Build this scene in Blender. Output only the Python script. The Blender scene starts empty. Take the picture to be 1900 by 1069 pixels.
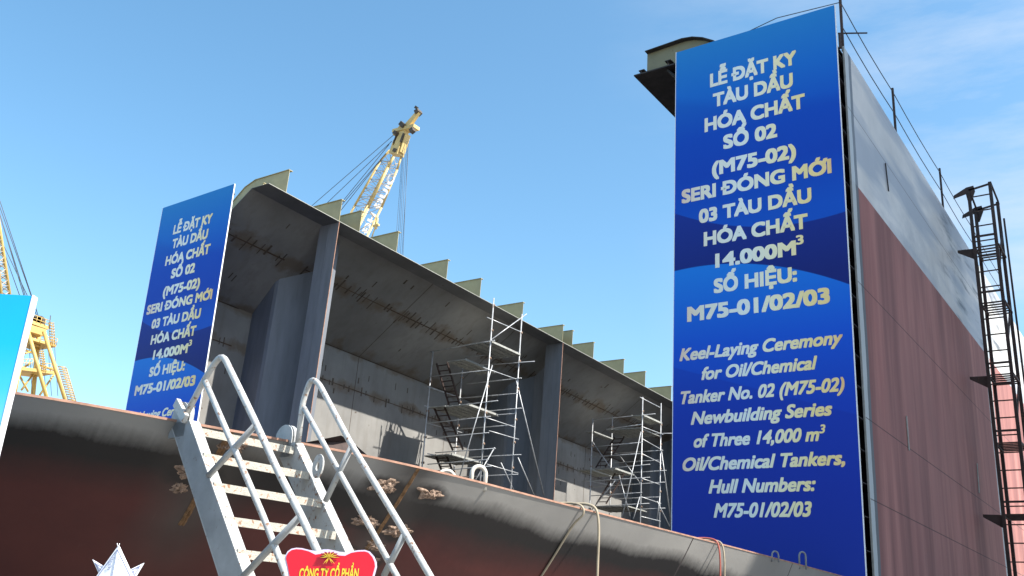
import bpy, bmesh, math, random
from mathutils import Vector, Matrix, noise
random.seed(7)
C = bpy.context.scene.collection
# ------------------------------------------------------------------ camera frame (world: X along banner fronts, Y along the ship, Z up)
F, CX, CY = 1808.0, 950.0, 534.5
def cam_axes():
    v1 = Vector((-1725-CX, -(995-CY), -F)); v2 = Vector((2300-CX, -(1270-CY), -F))
    X = (-v1).normalized(); Y = v2 - X*(v2.dot(X)); Y.normalize(); Z = X.cross(Y)
    return Matrix((X, Y, Z))
R3 = cam_axes()
def ray(px, py): return R3 @ Vector(((px-CX)/F, -(py-CY)/F, -1.0))
def onx(px, py, c): d = ray(px, py); return d*(c/d.x)
def ony(px, py, c): d = ray(px, py); return d*(c/d.y)
def onz(px, py, c): d = ray(px, py); return d*(c/d.z)
def onpl(px, py, p0, n): d = ray(px, py); return d*(p0.dot(n)/d.dot(n))
V = Vector
# ------------------------------------------------------------------ materials
def srgb(r, g, b):
    f = lambda c: (c/255/12.92) if c/255 <= .04045 else ((c/255+.055)/1.055)**2.4
    return (f(r), f(g), f(b), 1)
def newmat(name):
    m = bpy.data.materials.new(name); m.use_nodes = True
    return m, m.node_tree.nodes, m.node_tree.links, m.node_tree.nodes['Principled BSDF']
def mth(N, L, op, a, b=None, c=None, clamp=False):
    n = N.new('ShaderNodeMath'); n.operation = op; n.use_clamp = clamp
    for i, v in enumerate((a, b, c)):
        if v is None: continue
        if isinstance(v, (int, float)): n.inputs[i].default_value = v
        else: L.new(v, n.inputs[i])
    return n.outputs[0]
def mix(N, L, f, a, b):
    n = N.new('ShaderNodeMix'); n.data_type = 'RGBA'
    for i, v in ((0, f), (6, a), (7, b)):
        if isinstance(v, (int, float)): n.inputs[i].default_value = v
        elif isinstance(v, tuple): n.inputs[i].default_value = v
        else: L.new(v, n.inputs[i])
    return n.outputs[2]
def ramp(N, L, f, stops):
    n = N.new('ShaderNodeValToRGB'); e = n.color_ramp.elements
    while len(e) < len(stops): e.new(.5)
    for el, (p, c) in zip(e, stops): el.position = p; el.color = c if len(c) == 4 else (*c, 1)
    L.new(f, n.inputs[0]); return n.outputs[0]
def g(v): return (v, v, v, 1)
def coords(N, L, kind='Object', scale=(1, 1, 1)):
    t = N.new('ShaderNodeTexCoord'); mp = N.new('ShaderNodeMapping'); mp.inputs['Scale'].default_value = scale
    L.new(t.outputs[kind], mp.inputs[0]); return mp.outputs[0]
def nz(N, L, vec, scale, detail=5, rough=.6):
    n = N.new('ShaderNodeTexNoise'); n.inputs['Scale'].default_value = scale; n.inputs['Detail'].default_value = detail
    n.inputs['Roughness'].default_value = rough; L.new(vec, n.inputs['Vector']); return n.outputs[0]
def bump(N, L, P, h, strength=.3, dist=.01):
    b = N.new('ShaderNodeBump'); b.inputs['Strength'].default_value = strength; b.inputs['Distance'].default_value = dist
    L.new(h, b.inputs['Height']); L.new(b.outputs[0], P.inputs['Normal'])
def plain(name, col, rough=.5, var=.25, scale=3, rust=0.0, rustcol=(.16, .06, .025, 1), rscale=8, metal=0, stretch=(1, 1, 1), bmp=.15, bscale=40):
    """painted / bare surface: mottled tone, optional rust patches"""
    m, N, L, P = newmat(name); co = coords(N, L, 'Object', stretch)
    n1 = nz(N, L, co, scale)
    dark = tuple(c*(1-var) for c in col[:3])+(1,); light = tuple(min(1, c*(1+var)) for c in col[:3])+(1,)
    c = ramp(N, L, n1, [(.3, dark), (.7, light)])
    if rust > 0:
        n2 = nz(N, L, co, rscale, 8, .7)
        f = ramp(N, L, n2, [(.72-rust*.35, g(0)), (.78-rust*.35, g(1))])
        c = mix(N, L, f, c, rustcol)
    L.new(c, P.inputs['Base Color']); P.inputs['Roughness'].default_value = rough; P.inputs['Metallic'].default_value = metal
    if bmp: bump(N, L, P, nz(N, L, co, bscale, 3), bmp)
    return m
M = {}
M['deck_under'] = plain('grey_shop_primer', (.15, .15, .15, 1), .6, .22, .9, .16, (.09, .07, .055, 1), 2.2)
M['khaki'] = plain('khaki_primer', (.45, .39, .21, 1), .6, .12, 2, .06, (.2, .15, .1, 1), 5)
M['khakishade'] = plain('shaded_khaki_primer', (.22, .21, .13, 1), .6, .15, 2, .12, (.14, .09, .06, 1), 5)  # darker khaki copy: shading of the right block's frames put into the colour
M['flange'] = plain('blue_grey_primer', (.19, .205, .23, 1), .55, .14, 1.5, .06, (.13, .12, .11, 1), 3, stretch=(3, 3, .5))
M['rustedge'] = plain('rusty_cut_edge', (.36, .20, .14, 1), .8, .3, 9)
M['paleedge'] = plain('ground_steel_edge', (.36, .36, .32, 1), .5, .2, 9)
M['seam'] = plain('weld_seam_rust', (.10, .065, .04, 1), .8, .45, 6)
M['tick'] = plain('weld_tick', (.105, .08, .06, 1), .8, .4, 5)
M['darksteel'] = plain('dark_steel', (.035, .03, .03, 1), .7, .4, 5, .2, (.09, .035, .02, 1))
M['black'] = plain('tank_shade_black', (.02, .02, .022, 1), .8, .3, 2)  # near-black colour stands in for shade in the gap and tank interior
M['galv'] = plain('galvanised_tube', (.46, .47, .48, 1), .42, .25, 7, .25, (.25, .14, .08, 1), 6, metal=.3, bmp=.05)
M['clamp'] = plain('clamp_rust', (.30, .20, .14, 1), .7, .3, 20)
M['board'] = plain('steel_deck_board', (.36, .36, .33, 1), .6, .3, 9, .2)
M['whitepaint'] = plain('chipped_white_paint', (.49, .49, .47, 1), .45, .14, 6, .42, (.24, .13, .075, 1), 26, bmp=.2)
M['treadpaint'] = plain('worn_cream_tread', (.44, .42, .36, 1), .6, .2, 30, .5, (.30, .16, .09, 1), 30, bmp=.5, bscale=120)
M['shadedpaint'] = plain('worn_shaded_white', (.36, .37, .37, 1), .5, .18, 5, .26, (.20, .13, .09, 1), 18)  # white stair paint darkened: shade of the near stringer put into its colour
M['cranepaint'] = plain('crane_yellow', (.68, .50, .20, 1), .5, .16, .8, .15, (.30, .14, .07, 1), 1.2, bmp=0)
M['craneorange'] = plain('crane_orange_yellow', (.60, .41, .13, 1), .5, .16, .8, .1, (.25, .12, .07, 1), 1.2, bmp=0)
M['cranedark'] = plain('crane_grime', (.08, .065, .05, 1), .7, .3, 2, bmp=0)
M['lacing'] = plain('crane_lacing', (.42, .34, .24, 1), .6, .25, 1, bmp=0)
M['letterwhite'] = plain('white_lettering', (.85, .86, .88, 1), .5, .04, 3, bmp=0)
M['cable'] = plain('wire_rope', (.10, .12, .15, 1), .6, .2, 3, bmp=0)
M['hose'] = plain('tan_hose', (.36, .30, .21, 1), .6, .2, 8, bmp=0)
M['redhose'] = plain('red_hose', (.40, .10, .07, 1), .5, .15, 8, bmp=0)
M['ringpaint'] = plain('cream_ring', (.62, .58, .50, 1), .55, .15, 12, .1)
M['tar'] = plain('dark_brown_plate', (.055, .035, .03, 1), .75, .35, 9, .25, (.16, .08, .05, 1), 8)
M['ladderiron'] = plain('rusty_ladder_iron', (.05, .03, .025, 1), .75, .35, 4, .3, (.14, .06, .03, 1), 3)
M['paper'] = plain('white_paper', (.90, .90, .93, 1), .7, .02, 3, bmp=0)
M['ink'] = plain('blue_ink', (.16, .20, .36, 1), .7, .05, 3, bmp=0)
M['signred'] = plain('glossy_red_card', (.68, .01, .03, 1), .35, .05, 3, bmp=0)
M['signwhite'] = plain('lilac_card_border', (.70, .66, .86, 1), .5, .03, 3, bmp=0)
M['signyellow'] = plain('yellow_print', (.85, .62, .05, 1), .4, .1, 40, bmp=0)
M['bowred'] = plain('bow_dark_red', (.30, .02, .03, 1), .5, .2, 60, bmp=0)
M['scar'] = plain('burnt_weld_scar', (.30, .21, .155, 1), .9, .6, 34, .55, (.10, .06, .04, 1), 30, bmp=.8, bscale=60)
M['scarseam'] = plain('ground_rust_seam', (.22, .12, .055, 1), .8, .45, 30, .3, (.06, .04, .03, 1), 40, bmp=.6)
M['concrete'] = plain('yard_concrete', (.20, .19, .175, 1), .9, .15, .3, bmp=.1)
M['sheet'] = plain('shade_hall_cladding', (.42, .45, .48, 1), .5, .08, .3, stretch=(1, 1, .2), bmp=0)
M['shadehallglass'] = plain('shade_hall_window', (.08, .1, .12, 1), .2, .1, 1, bmp=0)
M['wood'] = plain('timber', (.25, .17, .1, 1), .8, .2, 6, stretch=(1, 1, 6))

def plate_mat():
    """inner tank plating: light grey primer, vertical stains, scattered rust specks"""
    m, N, L, P = newmat('tank_plating_primer')
    co = coords(N, L); st = coords(N, L, 'Object', (1, 1.6, .22))
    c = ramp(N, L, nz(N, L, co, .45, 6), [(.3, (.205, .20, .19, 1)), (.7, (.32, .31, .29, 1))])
    f = ramp(N, L, nz(N, L, st, 2.2, 7), [(.5, g(0)), (.75, g(.5))])
    c = mix(N, L, f, c, (.18, .16, .14, 1))
    v = ramp(N, L, nz(N, L, co, 3.6, 3, .5), [(.73, g(0)), (.76, g(.85))])
    c = mix(N, L, v, c, (.08, .055, .04, 1))
    tc_ = N.new('ShaderNodeTexCoord'); sz_ = N.new('ShaderNodeSeparateXYZ'); L.new(tc_.outputs['Object'], sz_.inputs[0])
    for zz in (10.03, 7.33, 8.62):
        dz = mth(N, L, 'ADD', mth(N, L, 'ABSOLUTE', mth(N, L, 'SUBTRACT', sz_.outputs[2], zz)), mth(N, L, 'MULTIPLY', mth(N, L, 'SUBTRACT', nz(N, L, co, 1.4, 4), .5), 1.1))
        c = mix(N, L, ramp(N, L, dz, [(.0, g(.65)), (.20, g(0))]), c, (.17, .115, .065, 1))
    L.new(c, P.inputs['Base Color']); P.inputs['Roughness'].default_value = .62
    bump(N, L, P, nz(N, L, co, 1.1, 2), .5, .03)
    return m
M['plate'] = plate_mat()

def hull_mat():
    """bottom section: bare primer at the cut edge, soot-black band, antifouling red below"""
    m, N, L, P = newmat('hull_bottom_paint')
    t = N.new('ShaderNodeTexCoord'); s = N.new('ShaderNodeSeparateXYZ'); L.new(t.outputs['UV'], s.inputs[0])
    u, v = s.outputs[0], s.outputs[1]
    co = coords(N, L, 'UV', (1, 1, 1))
    nlow = nz(N, L, co, .8, 3, .5); nhi = nz(N, L, co, 14, 4, .6)
    st = nz(N, L, coords(N, L, 'UV', (14, .6, 1)), 2.0, 6)
    w = mth(N, L, 'ADD', v, mth(N, L, 'MULTIPLY', mth(N, L, 'SUBTRACT', nlow, .5), .34))
    w = mth(N, L, 'ADD', w, mth(N, L, 'MULTIPLY', mth(N, L, 'SUBTRACT', nhi, .5), .06))
    w = mth(N, L, 'ADD', w, mth(N, L, 'MULTIPLY', mth(N, L, 'SUBTRACT', st, .5), .05))
    w = mth(N, L, 'SUBTRACT', w, mth(N, L, 'MULTIPLY', mth(N, L, 'SUBTRACT', u, 5.5), .018))
    grey = ramp(N, L, nlow, [(.3, (.27, .26, .245, 1)), (.7, (.36, .345, .32, 1))])
    blk = (.014, .012, .012, 1)
    red = ramp(N, L, nz(N, L, co, 1.7, 5), [(.3, (.082, .017, .016, 1)), (.7, (.115, .026, .022, 1))])
    scr = ramp(N, L, nz(N, L, coords(N, L, 'UV', (26, 1.2, 1)), 2.2, 5), [(.66, g(0)), (.78, g(.22))])
    red = mix(N, L, scr, red, (.28, .18, .17, 1))
    f1 = ramp(N, L, w, [(.13, g(0)), (.30, g(1))])
    f2 = ramp(N, L, w, [(.42, g(0)), (.78, g(1))])
    # soot round the butt seams
    d1 = mth(N, L, 'ABSOLUTE', mth(N, L, 'SUBTRACT', u, 5.93)); d2 = mth(N, L, 'ABSOLUTE', mth(N, L, 'SUBTRACT', u, 4.34))
    d = mth(N, L, 'ADD', mth(N, L, 'MINIMUM', d1, d2), mth(N, L, 'MULTIPLY', mth(N, L, 'SUBTRACT', nlow, .5), .5))
    f3 = ramp(N, L, d, [(.08, g(.8)), (.42, g(0))])
    c = mix(N, L, f1, grey, blk); c = mix(N, L, f2, c, red)
    sg = mix(N, L, ramp(N, L, nlow, [(.45, g(0)), (.62, g(1))]), (.035, .03, .028, 1), (.10, .085, .075, 1))
    c = mix(N, L, mth(N, L, 'MULTIPLY', f3, mth(N, L, 'MULTIPLY', mth(N, L, 'SUBTRACT', 1.5, v), 1.6, clamp=True)), c, sg)
    for (su, sv, sa, sb) in ((5.72, .22, .26, .11), (6.2, .20, .25, .10), (5.74, .56, .28, .11), (6.12, .62, .26, .12), (5.72, .90, .26, .11), (6.05, .93, .2, .1), (4.24, .42, .26, .15)):
        a_ = mth(N, L, 'DIVIDE', mth(N, L, 'SUBTRACT', u, su), sa); b_ = mth(N, L, 'DIVIDE', mth(N, L, 'SUBTRACT', v, sv), sb)
        rr_ = mth(N, L, 'ADD', mth(N, L, 'SQRT', mth(N, L, 'ADD', mth(N, L, 'MULTIPLY', a_, a_), mth(N, L, 'MULTIPLY', b_, b_))), mth(N, L, 'MULTIPLY', mth(N, L, 'SUBTRACT', nhi, .5), .6))
        c = mix(N, L, ramp(N, L, rr_, [(.55, g(.9)), (1.0, g(0))]), c, (.022, .018, .017, 1))
    # thin butt lines
    dl = mth(N, L, 'MINIMUM', mth(N, L, 'ABSOLUTE', mth(N, L, 'SUBTRACT', u, 10.75)), mth(N, L, 'ABSOLUTE', mth(N, L, 'SUBTRACT', u, 13.9)))
    c = mix(N, L, mth(N, L, 'LESS_THAN', dl, .012), c, (.05, .04, .04, 1))
    tc_ = N.new('ShaderNodeTexCoord'); sz_ = N.new('ShaderNodeSeparateXYZ'); L.new(tc_.outputs['Object'], sz_.inputs[0])
    for zz in (10.03, 7.33, 8.62):
        dz = mth(N, L, 'ADD', mth(N, L, 'ABSOLUTE', mth(N, L, 'SUBTRACT', sz_.outputs[2], zz)), mth(N, L, 'MULTIPLY', mth(N, L, 'SUBTRACT', nz(N, L, co, 1.4, 4), .5), 1.1))
        c = mix(N, L, ramp(N, L, dz, [(.0, g(.65)), (.20, g(0))]), c, (.17, .115, .065, 1))
    L.new(c, P.inputs['Base Color']); P.inputs['Roughness'].default_value = .62
    bump(N, L, P, nz(N, L, co, 2.2, 3), .3, .02)
    return m
M['hull'] = hull_mat()

def shell_mat():
    """side shell (object coords = world-sized): pale boot topping above z=9, dull red below, bare strip along the cut edge"""
    m, N, L, P = newmat('side_shell_paint')
    t = N.new('ShaderNodeTexCoord'); s = N.new('ShaderNodeSeparateXYZ'); L.new(t.outputs['Object'], s.inputs[0])
    y, z = s.outputs[1], s.outputs[2]
    co = coords(N, L); st = coords(N, L, 'Object', (1, 1.5, .16))
    wht = ramp(N, L, nz(N, L, co, .35, 5), [(.35, (.62, .61, .58, 1)), (.65, (.82, .80, .76, 1))])
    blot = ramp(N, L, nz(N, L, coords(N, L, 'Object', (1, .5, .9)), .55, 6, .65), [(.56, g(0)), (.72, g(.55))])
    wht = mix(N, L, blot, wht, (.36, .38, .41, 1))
    drip = ramp(N, L, nz(N, L, coords(N, L, 'Object', (1, 2.4, .25)), 1.5, 7), [(.66, g(0)), (.8, g(.7))])
    wht = mix(N, L, drip, wht, (.16, .16, .17, 1))
    red = ramp(N, L, nz(N, L, st, 1.3, 7), [(.3, (.38, .165, .15, 1)), (.7, (.52, .245, .215, 1))])
    red = mix(N, L, ramp(N, L, nz(N, L, co, .5, 3), [(.4, g(0)), (.7, g(.35))]), red, (.30, .16, .15, 1))
    cr_ = N.new('ShaderNodeMapping'); cr_.inputs['Rotation'].default_value = (math.radians(52), 0, 0); cr_.inputs['Scale'].default_value = (1, .22, 1.5); L.new(t.outputs['Object'], cr_.inputs[0])
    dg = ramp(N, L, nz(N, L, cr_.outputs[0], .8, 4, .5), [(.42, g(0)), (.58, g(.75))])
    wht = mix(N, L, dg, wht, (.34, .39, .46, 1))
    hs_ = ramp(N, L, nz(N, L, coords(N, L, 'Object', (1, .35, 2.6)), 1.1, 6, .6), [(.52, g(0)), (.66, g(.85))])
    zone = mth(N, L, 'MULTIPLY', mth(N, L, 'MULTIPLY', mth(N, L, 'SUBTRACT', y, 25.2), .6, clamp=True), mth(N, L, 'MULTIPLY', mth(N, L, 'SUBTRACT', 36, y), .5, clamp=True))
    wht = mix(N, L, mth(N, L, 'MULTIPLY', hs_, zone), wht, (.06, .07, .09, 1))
    dk = ramp(N, L, nz(N, L, coords(N, L, 'Object', (1, 1.1, .07)), 1.0, 5, .6), [(.42, g(0)), (.6, g(.65))])
    red = mix(N, L, dk, red, (.20, .09, .088, 1))
    sp2 = ramp(N, L, nz(N, L, co, 5, 6, .7), [(.66, g(0)), (.74, g(.5))]); red = mix(N, L, sp2, red, (.36, .22, .19, 1))
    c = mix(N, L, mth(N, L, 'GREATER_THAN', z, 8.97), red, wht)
    e = mth(N, L, 'ADD', y, mth(N, L, 'MULTIPLY', mth(N, L, 'SUBTRACT', nz(N, L, co, 1.3, 3), .5), .12))
    strip = mth(N, L, 'LESS_THAN', e, 18.2)
    e2 = mth(N, L, 'MULTIPLY', mth(N, L, 'GREATER_THAN', e, 31.15), mth(N, L, 'LESS_THAN', e, 31.95))
    strip = mth(N, L, 'MAXIMUM', strip, e2)
    sc = ramp(N, L, e, [(0, (.55, .6, .62, 1)), (1, (.55, .6, .62, 1))])
    # darker half of the strip next to the paint
    band = mth(N, L, 'LESS_THAN', e, 18.38)
    c = mix(N, L, band, c, (.16, .18, .2, 1)); c = mix(N, L, strip, c, (.50, .55, .57, 1))
    for zz in (10.62, 6.8, 4.15, 2.68):
        dz = mth(N, L, 'ABSOLUTE', mth(N, L, 'SUBTRACT', z, zz))
        c = mix(N, L, mth(N, L, 'MULTIPLY', mth(N, L, 'LESS_THAN', dz, .011), .7), c, (.06, .04, .045, 1))
    L.new(c, P.inputs['Base Color'])
    r = mix(N, L, mth(N, L, 'GREATER_THAN', z, 8.97), g(.75), g(.45)); L.new(r, P.inputs['Roughness']); P.inputs['Specular IOR Level'].default_value = .2
    bump(N, L, P, nz(N, L, coords(N, L, 'Object', (1, .8, .5)), .9, 2), .5, .05)
    return m
M['shell'] = shell_mat()

def banner_mat():
    """printed vinyl: azure to royal blue, navy wave band, second azure wave fading to navy (x 0..3.43, z down from 0)"""
    m, N, L, P = newmat('printed_banner')
    t = N.new('ShaderNodeTexCoord'); s = N.new('ShaderNodeSeparateXYZ'); L.new(t.outputs['Object'], s.inputs[0])
    x = s.outputs[0]; v = mth(N, L, 'MULTIPLY', s.outputs[2], -1)
    vn = mth(N, L, 'DIVIDE', v, 11.0)
    A = ramp(N, L, vn, [(0, srgb(38, 132, 205)), (.10, srgb(20, 112, 205)), (.2, srgb(4, 82, 196)), (.28, srgb(4, 74, 190)), (.38, srgb(6, 92, 205))])
    B = ramp(N, L, vn, [(.34, srgb(18, 52, 150)), (.50, srgb(14, 34, 118))])
    Dd = ramp(N, L, vn, [(.46, srgb(22, 128, 228)), (.60, srgb(10, 88, 212)), (.72, srgb(10, 62, 186)), (.86, srgb(14, 52, 168)), (1, srgb(22, 54, 150))])
    def poly(a, b, c_):  # a + b x + c x^2
        return mth(N, L, 'ADD', mth(N, L, 'ADD', a, mth(N, L, 'MULTIPLY', x, b)), mth(N, L, 'MULTIPLY', mth(N, L, 'MULTIPLY', x, x), c_))
    def below(curve, soft=.02):
        return mth(N, L, 'MULTIPLY', mth(N, L, 'SUBTRACT', v, curve), 1/soft, clamp=True)
    c = mix(N, L, below(poly(1.05, .42, -.05), .25), A, mix(N, L, .22, A, srgb(0, 50, 165)))
    c = mix(N, L, below(poly(3.77, .54, -.104)), c, B)
    c = mix(N, L, below(poly(5.02, -.08, .093)), c, Dd)
    c = mix(N, L, mth(N, L, 'MULTIPLY', below(poly(6.98, .34, 0), .03), .30), c, srgb(10, 40, 150))
    L.new(c, P.inputs['Base Color']); P.inputs['Roughness'].default_value = .5; P.inputs['Specular IOR Level'].default_value = .22
    bump(N, L, P, nz(N, L, coords(N, L, 'Object', (1, 1, .6)), 1.1, 2), .25, .03)
    return m
M['banner'] = banner_mat()
def letter_mat():
    m, N, L, P = newmat('silver_gold_print')
    t = N.new('ShaderNodeTexCoord'); s = N.new('ShaderNodeSeparateXYZ'); L.new(t.outputs['Object'], s.inputs[0])
    xn = mth(N, L, 'DIVIDE', s.outputs[0], 3.43)
    c = ramp(N, L, xn, [(.02, srgb(236, 206, 184)), (.17, srgb(240, 236, 216)), (.42, srgb(236, 244, 238)), (.58, srgb(248, 243, 208)), (.78, srgb(252, 230, 160)), (.90, srgb(252, 220, 150)), (.97, srgb(234, 160, 112))])
    L.new(c, P.inputs['Base Color']); P.inputs['Roughness'].default_value = .45
    return m
M['letter'] = letter_mat()
def cyan_mat():
    m, N, L, P = newmat('cyan_backdrop_print')
    t = N.new('ShaderNodeTexCoord'); s = N.new('ShaderNodeSeparateXYZ'); L.new(t.outputs['Object'], s.inputs[0])
    f = mth(N, L, 'ADD', mth(N, L, 'MULTIPLY', mth(N, L, 'SUBTRACT', s.outputs[2], .72), 1.25), mth(N, L, 'MULTIPLY', mth(N, L, 'SUBTRACT', nz(N, L, coords(N, L), 1.2, 2), .5), .5))
    c = ramp(N, L, f, [(0, srgb(120, 205, 245)), (.35, srgb(60, 190, 250)), (.7, srgb(0, 178, 250)), (1, srgb(0, 170, 235))])
    L.new(c, P.inputs['Base Color']); P.inputs['Roughness'].default_value = .5
    return m
M['cyan'] = cyan_mat()

# ------------------------------------------------------------------ mesh builder
class MB:
    def __init__(s): s.v = []; s.f = []; s.sm = []; s.uv = {}
    def add(s, vs, fs, smooth=False):
        o = len(s.v); s.v += [V(p) for p in vs]; s.f += [tuple(o+i for i in f) for f in fs]; s.sm += [smooth]*len(fs); return s
    def box(s, a, b):
        x0, y0, z0 = a; x1, y1, z1 = b
        return s.add([(x0, y0, z0), (x1, y0, z0), (x1, y1, z0), (x0, y1, z0), (x0, y0, z1), (x1, y0, z1), (x1, y1, z1), (x0, y1, z1)],
                     [(0, 3, 2, 1), (4, 5, 6, 7), (0, 1, 5, 4), (1, 2, 6, 5), (2, 3, 7, 6), (3, 0, 4, 7)])
    def bar(s, p, q, w, h, up=(0, 0, 1)):
        """rectangular bar from p to q: w across, h along 'up'"""
        p = V(p); q = V(q); d = (q-p).normalized(); u = V(up); u = u-d*u.dot(d)
        if u.length < 1e-4: u = V((0, 1, 0))-d*d.y
        u.normalize(); r = d.cross(u)
        c = [r*(w/2)*i+u*(h/2)*j for i, j in ((-1, -1), (1, -1), (1, 1), (-1, 1))]
        return s.add([p+k for k in c]+[q+k for k in c], [(0, 3, 2, 1), (4, 5, 6, 7), (0, 1, 5, 4), (1, 2, 6, 5), (2, 3, 7, 6), (3, 0, 4, 7)])
    def prism(s, poly, off):
        n = len(poly); off = V(off); a = [V(p) for p in poly]
        return s.add(a+[p+off for p in a], [tuple(range(n))[::-1], tuple(range(n, 2*n))]+[(i, (i+1) % n, n+(i+1) % n, n+i) for i in range(n)])
    def tube(s, pts, r, n=8, rr=None):
        pts = [V(p) for p in pts]; k = len(pts); vs = []; fs = []
        prev = None
        for i, p in enumerate(pts):
            d = ((pts[min(i+1, k-1)]-pts[max(i-1, 0)])).normalized()
            if prev is None:
                u = V((0, 0, 1)) if abs(d.z) < .9 else V((1, 0, 0)); 
            else: u = prev
            u = (u-d*u.dot(d)).normalized(); prev = u; w = d.cross(u); ri = rr[i] if rr else r
            vs += [p+(u*math.cos(a)+w*math.sin(a))*ri for a in [2*math.pi*j/n for j in range(n)]]
        for i in range(k-1):
            for j in range(n): fs.append((i*n+j, i*n+(j+1) % n, (i+1)*n+(j+1) % n, (i+1)*n+j))
        o = len(s.v); s.add(vs, fs, True); s.f += [tuple(o+j for j in range(n))[::-1], tuple(o+(k-1)*n+j for j in range(n))]; s.sm += [False]*2
        return s
    def build(s, name, mat, parent=None):
        me = bpy.data.meshes.new(name); loc = parent_base(parent)
        me.from_pydata([v-loc for v in s.v], [], s.f); me.update()
        bm = bmesh.new(); bm.from_mesh(me)
        for f, k in zip(bm.faces, s.sm): f.smooth = k
        bmesh.ops.recalc_face_normals(bm, faces=bm.faces); bm.to_mesh(me); bm.free()
        o = bpy.data.objects.new(name, me); C.objects.link(o)
        if mat: me.materials.append(M[mat] if isinstance(mat, str) else mat)
        if parent: o.parent = parent
        return o
BASE = {}
def parent_base(p):
    t = V((0, 0, 0))
    while p is not None: t += V(p.location); p = p.parent
    return t
def tag(o, label=None, cat=None, group=None, kind=None):
    for k, v in (('label', label), ('category', cat), ('group', group), ('kind', kind)):
        if v: o[k] = v
    return o
def empty(name, loc, label, cat, group=None):
    o = bpy.data.objects.new(name, None); C.objects.link(o); o.location = loc; o.empty_display_size = .3
    return tag(o, label, cat, group)
def copy_tree(o, parent=None):
    c = o.copy(); C.objects.link(c)
    if parent: c.parent = parent
    for ch in list(o.children): copy_tree(ch, c)
    return c
def text_mesh(body, bold=.02, shear=0, extrude=.01, space=1.0):
    """returns a mesh datablock of the line with bbox x0,x1 and cap height, baseline z=0 (text laid in XZ)"""
    cu = bpy.data.curves.new('t', 'FONT'); cu.body = body; cu.size = 1; cu.offset = bold; cu.shear = shear; cu.extrude = extrude; cu.space_character = space
    cu.resolution_u = 5; cu.offset = 0; cu.extrude = 0
    o = bpy.data.objects.new('t', cu); C.objects.link(o); bpy.context.view_layer.update()
    me = bpy.data.meshes.new_from_object(o.evaluated_get(bpy.context.evaluated_depsgraph_get()))
    C.objects.unlink(o); bpy.data.objects.remove(o); bpy.data.curves.remove(cu)
    bpy.context.view_layer.update()
    return me
CAPH = {}
def cap_height(bold):
    if bold not in CAPH:
        me = text_mesh('H', bold); ys = [v.co.y for v in me.vertices]; CAPH[bold] = (min(ys), max(ys)); bpy.data.meshes.remove(me)
    return CAPH[bold]
def put_text(body, x0, x1, zb, cap, yfront, mat, parent, bold=.02, shear=0, thick=.006, space=1.0, frame=None):
    """lettering part fitted between x0..x1, baseline zb, cap height cap; faces -Y.  frame: matrix for other orientations"""
    safe = body.replace('Đ', 'D').replace('Ớ', 'Ó')
    src = text_mesh(safe, 0, shear, 0, space); lo, hi = cap_height(0); H_ = hi; lo -= bold; hi += bold
    bm = bmesh.new(); bm.from_mesh(src)
    for i, ch in enumerate(body):       # stroke of the letter D and horn of the letter O drawn by hand
        if ch not in 'ĐỚ': continue
        pre = text_mesh(safe[:i+1], 0, shear, 0, space); r_ = max(v.co.x for v in pre.vertices); bpy.data.meshes.remove(pre)
        if ch == 'Đ':
            one = text_mesh('D', 0, shear, 0, space); w_ = [v.co.x for v in one.vertices]; l_ = r_-(max(w_)-min(w_)); bpy.data.meshes.remove(one)
            q_ = [(l_-.09, H_*.44), (l_+.26, H_*.44), (l_+.26, H_*.56), (l_-.09, H_*.56)]
        else: q_ = [(r_-.13, H_*.80), (r_-.02, H_*.84), (r_+.06, H_*1.12), (r_-.03, H_*1.10)]
        bm.faces.new([bm.verts.new((x, y, 0)) for x, y in q_])
    bm.to_mesh(src); bm.free()
    xs = [v.co.x for v in src.vertices]; a, b = min(xs)-bold, max(xs)+bold; sx = (x1-x0)/(b-a); sz = cap/(hi-lo)
    # stroke weight: the glyph printed several times, each pass shifted a little
    vv = []; ff = []; offs = [(0, 0), (-.92, -.92), (.92, -.92), (.92, .92), (-.92, .92), (-.92, 0), (.92, 0), (0, .92), (0, -.92)]
    for k, (ox, oy) in enumerate(offs):
        o0 = len(vv); yy = yfront-.0002*k*thick/.008
        for v in src.vertices: vv.append((x0+(v.co.x+ox*bold-a)*sx, yy, zb+(v.co.y+oy*bold-lo)*sz))
        ff += [tuple(o0+i for i in p.vertices) for p in src.polygons]
    bpy.data.meshes.remove(src); me = bpy.data.meshes.new('lettering'); me.from_pydata(vv, [], ff); me.update()
    if frame is not None: me.transform(frame)
    me.materials.clear(); me.materials.append(M[mat]); me.name = 'lettering'
    o = bpy.data.objects.new('lettering', me); C.objects.link(o); o.parent = parent
    return o

# ------------------------------------------------------------------ setting
mb = MB(); mb.add([(-900, -900, -1.6), (900, -900, -1.6), (900, 900, -1.6), (-900, 900, -1.6)], [(0, 1, 2, 3)])
tag(mb.build('ground', 'concrete'), kind='structure')

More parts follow.
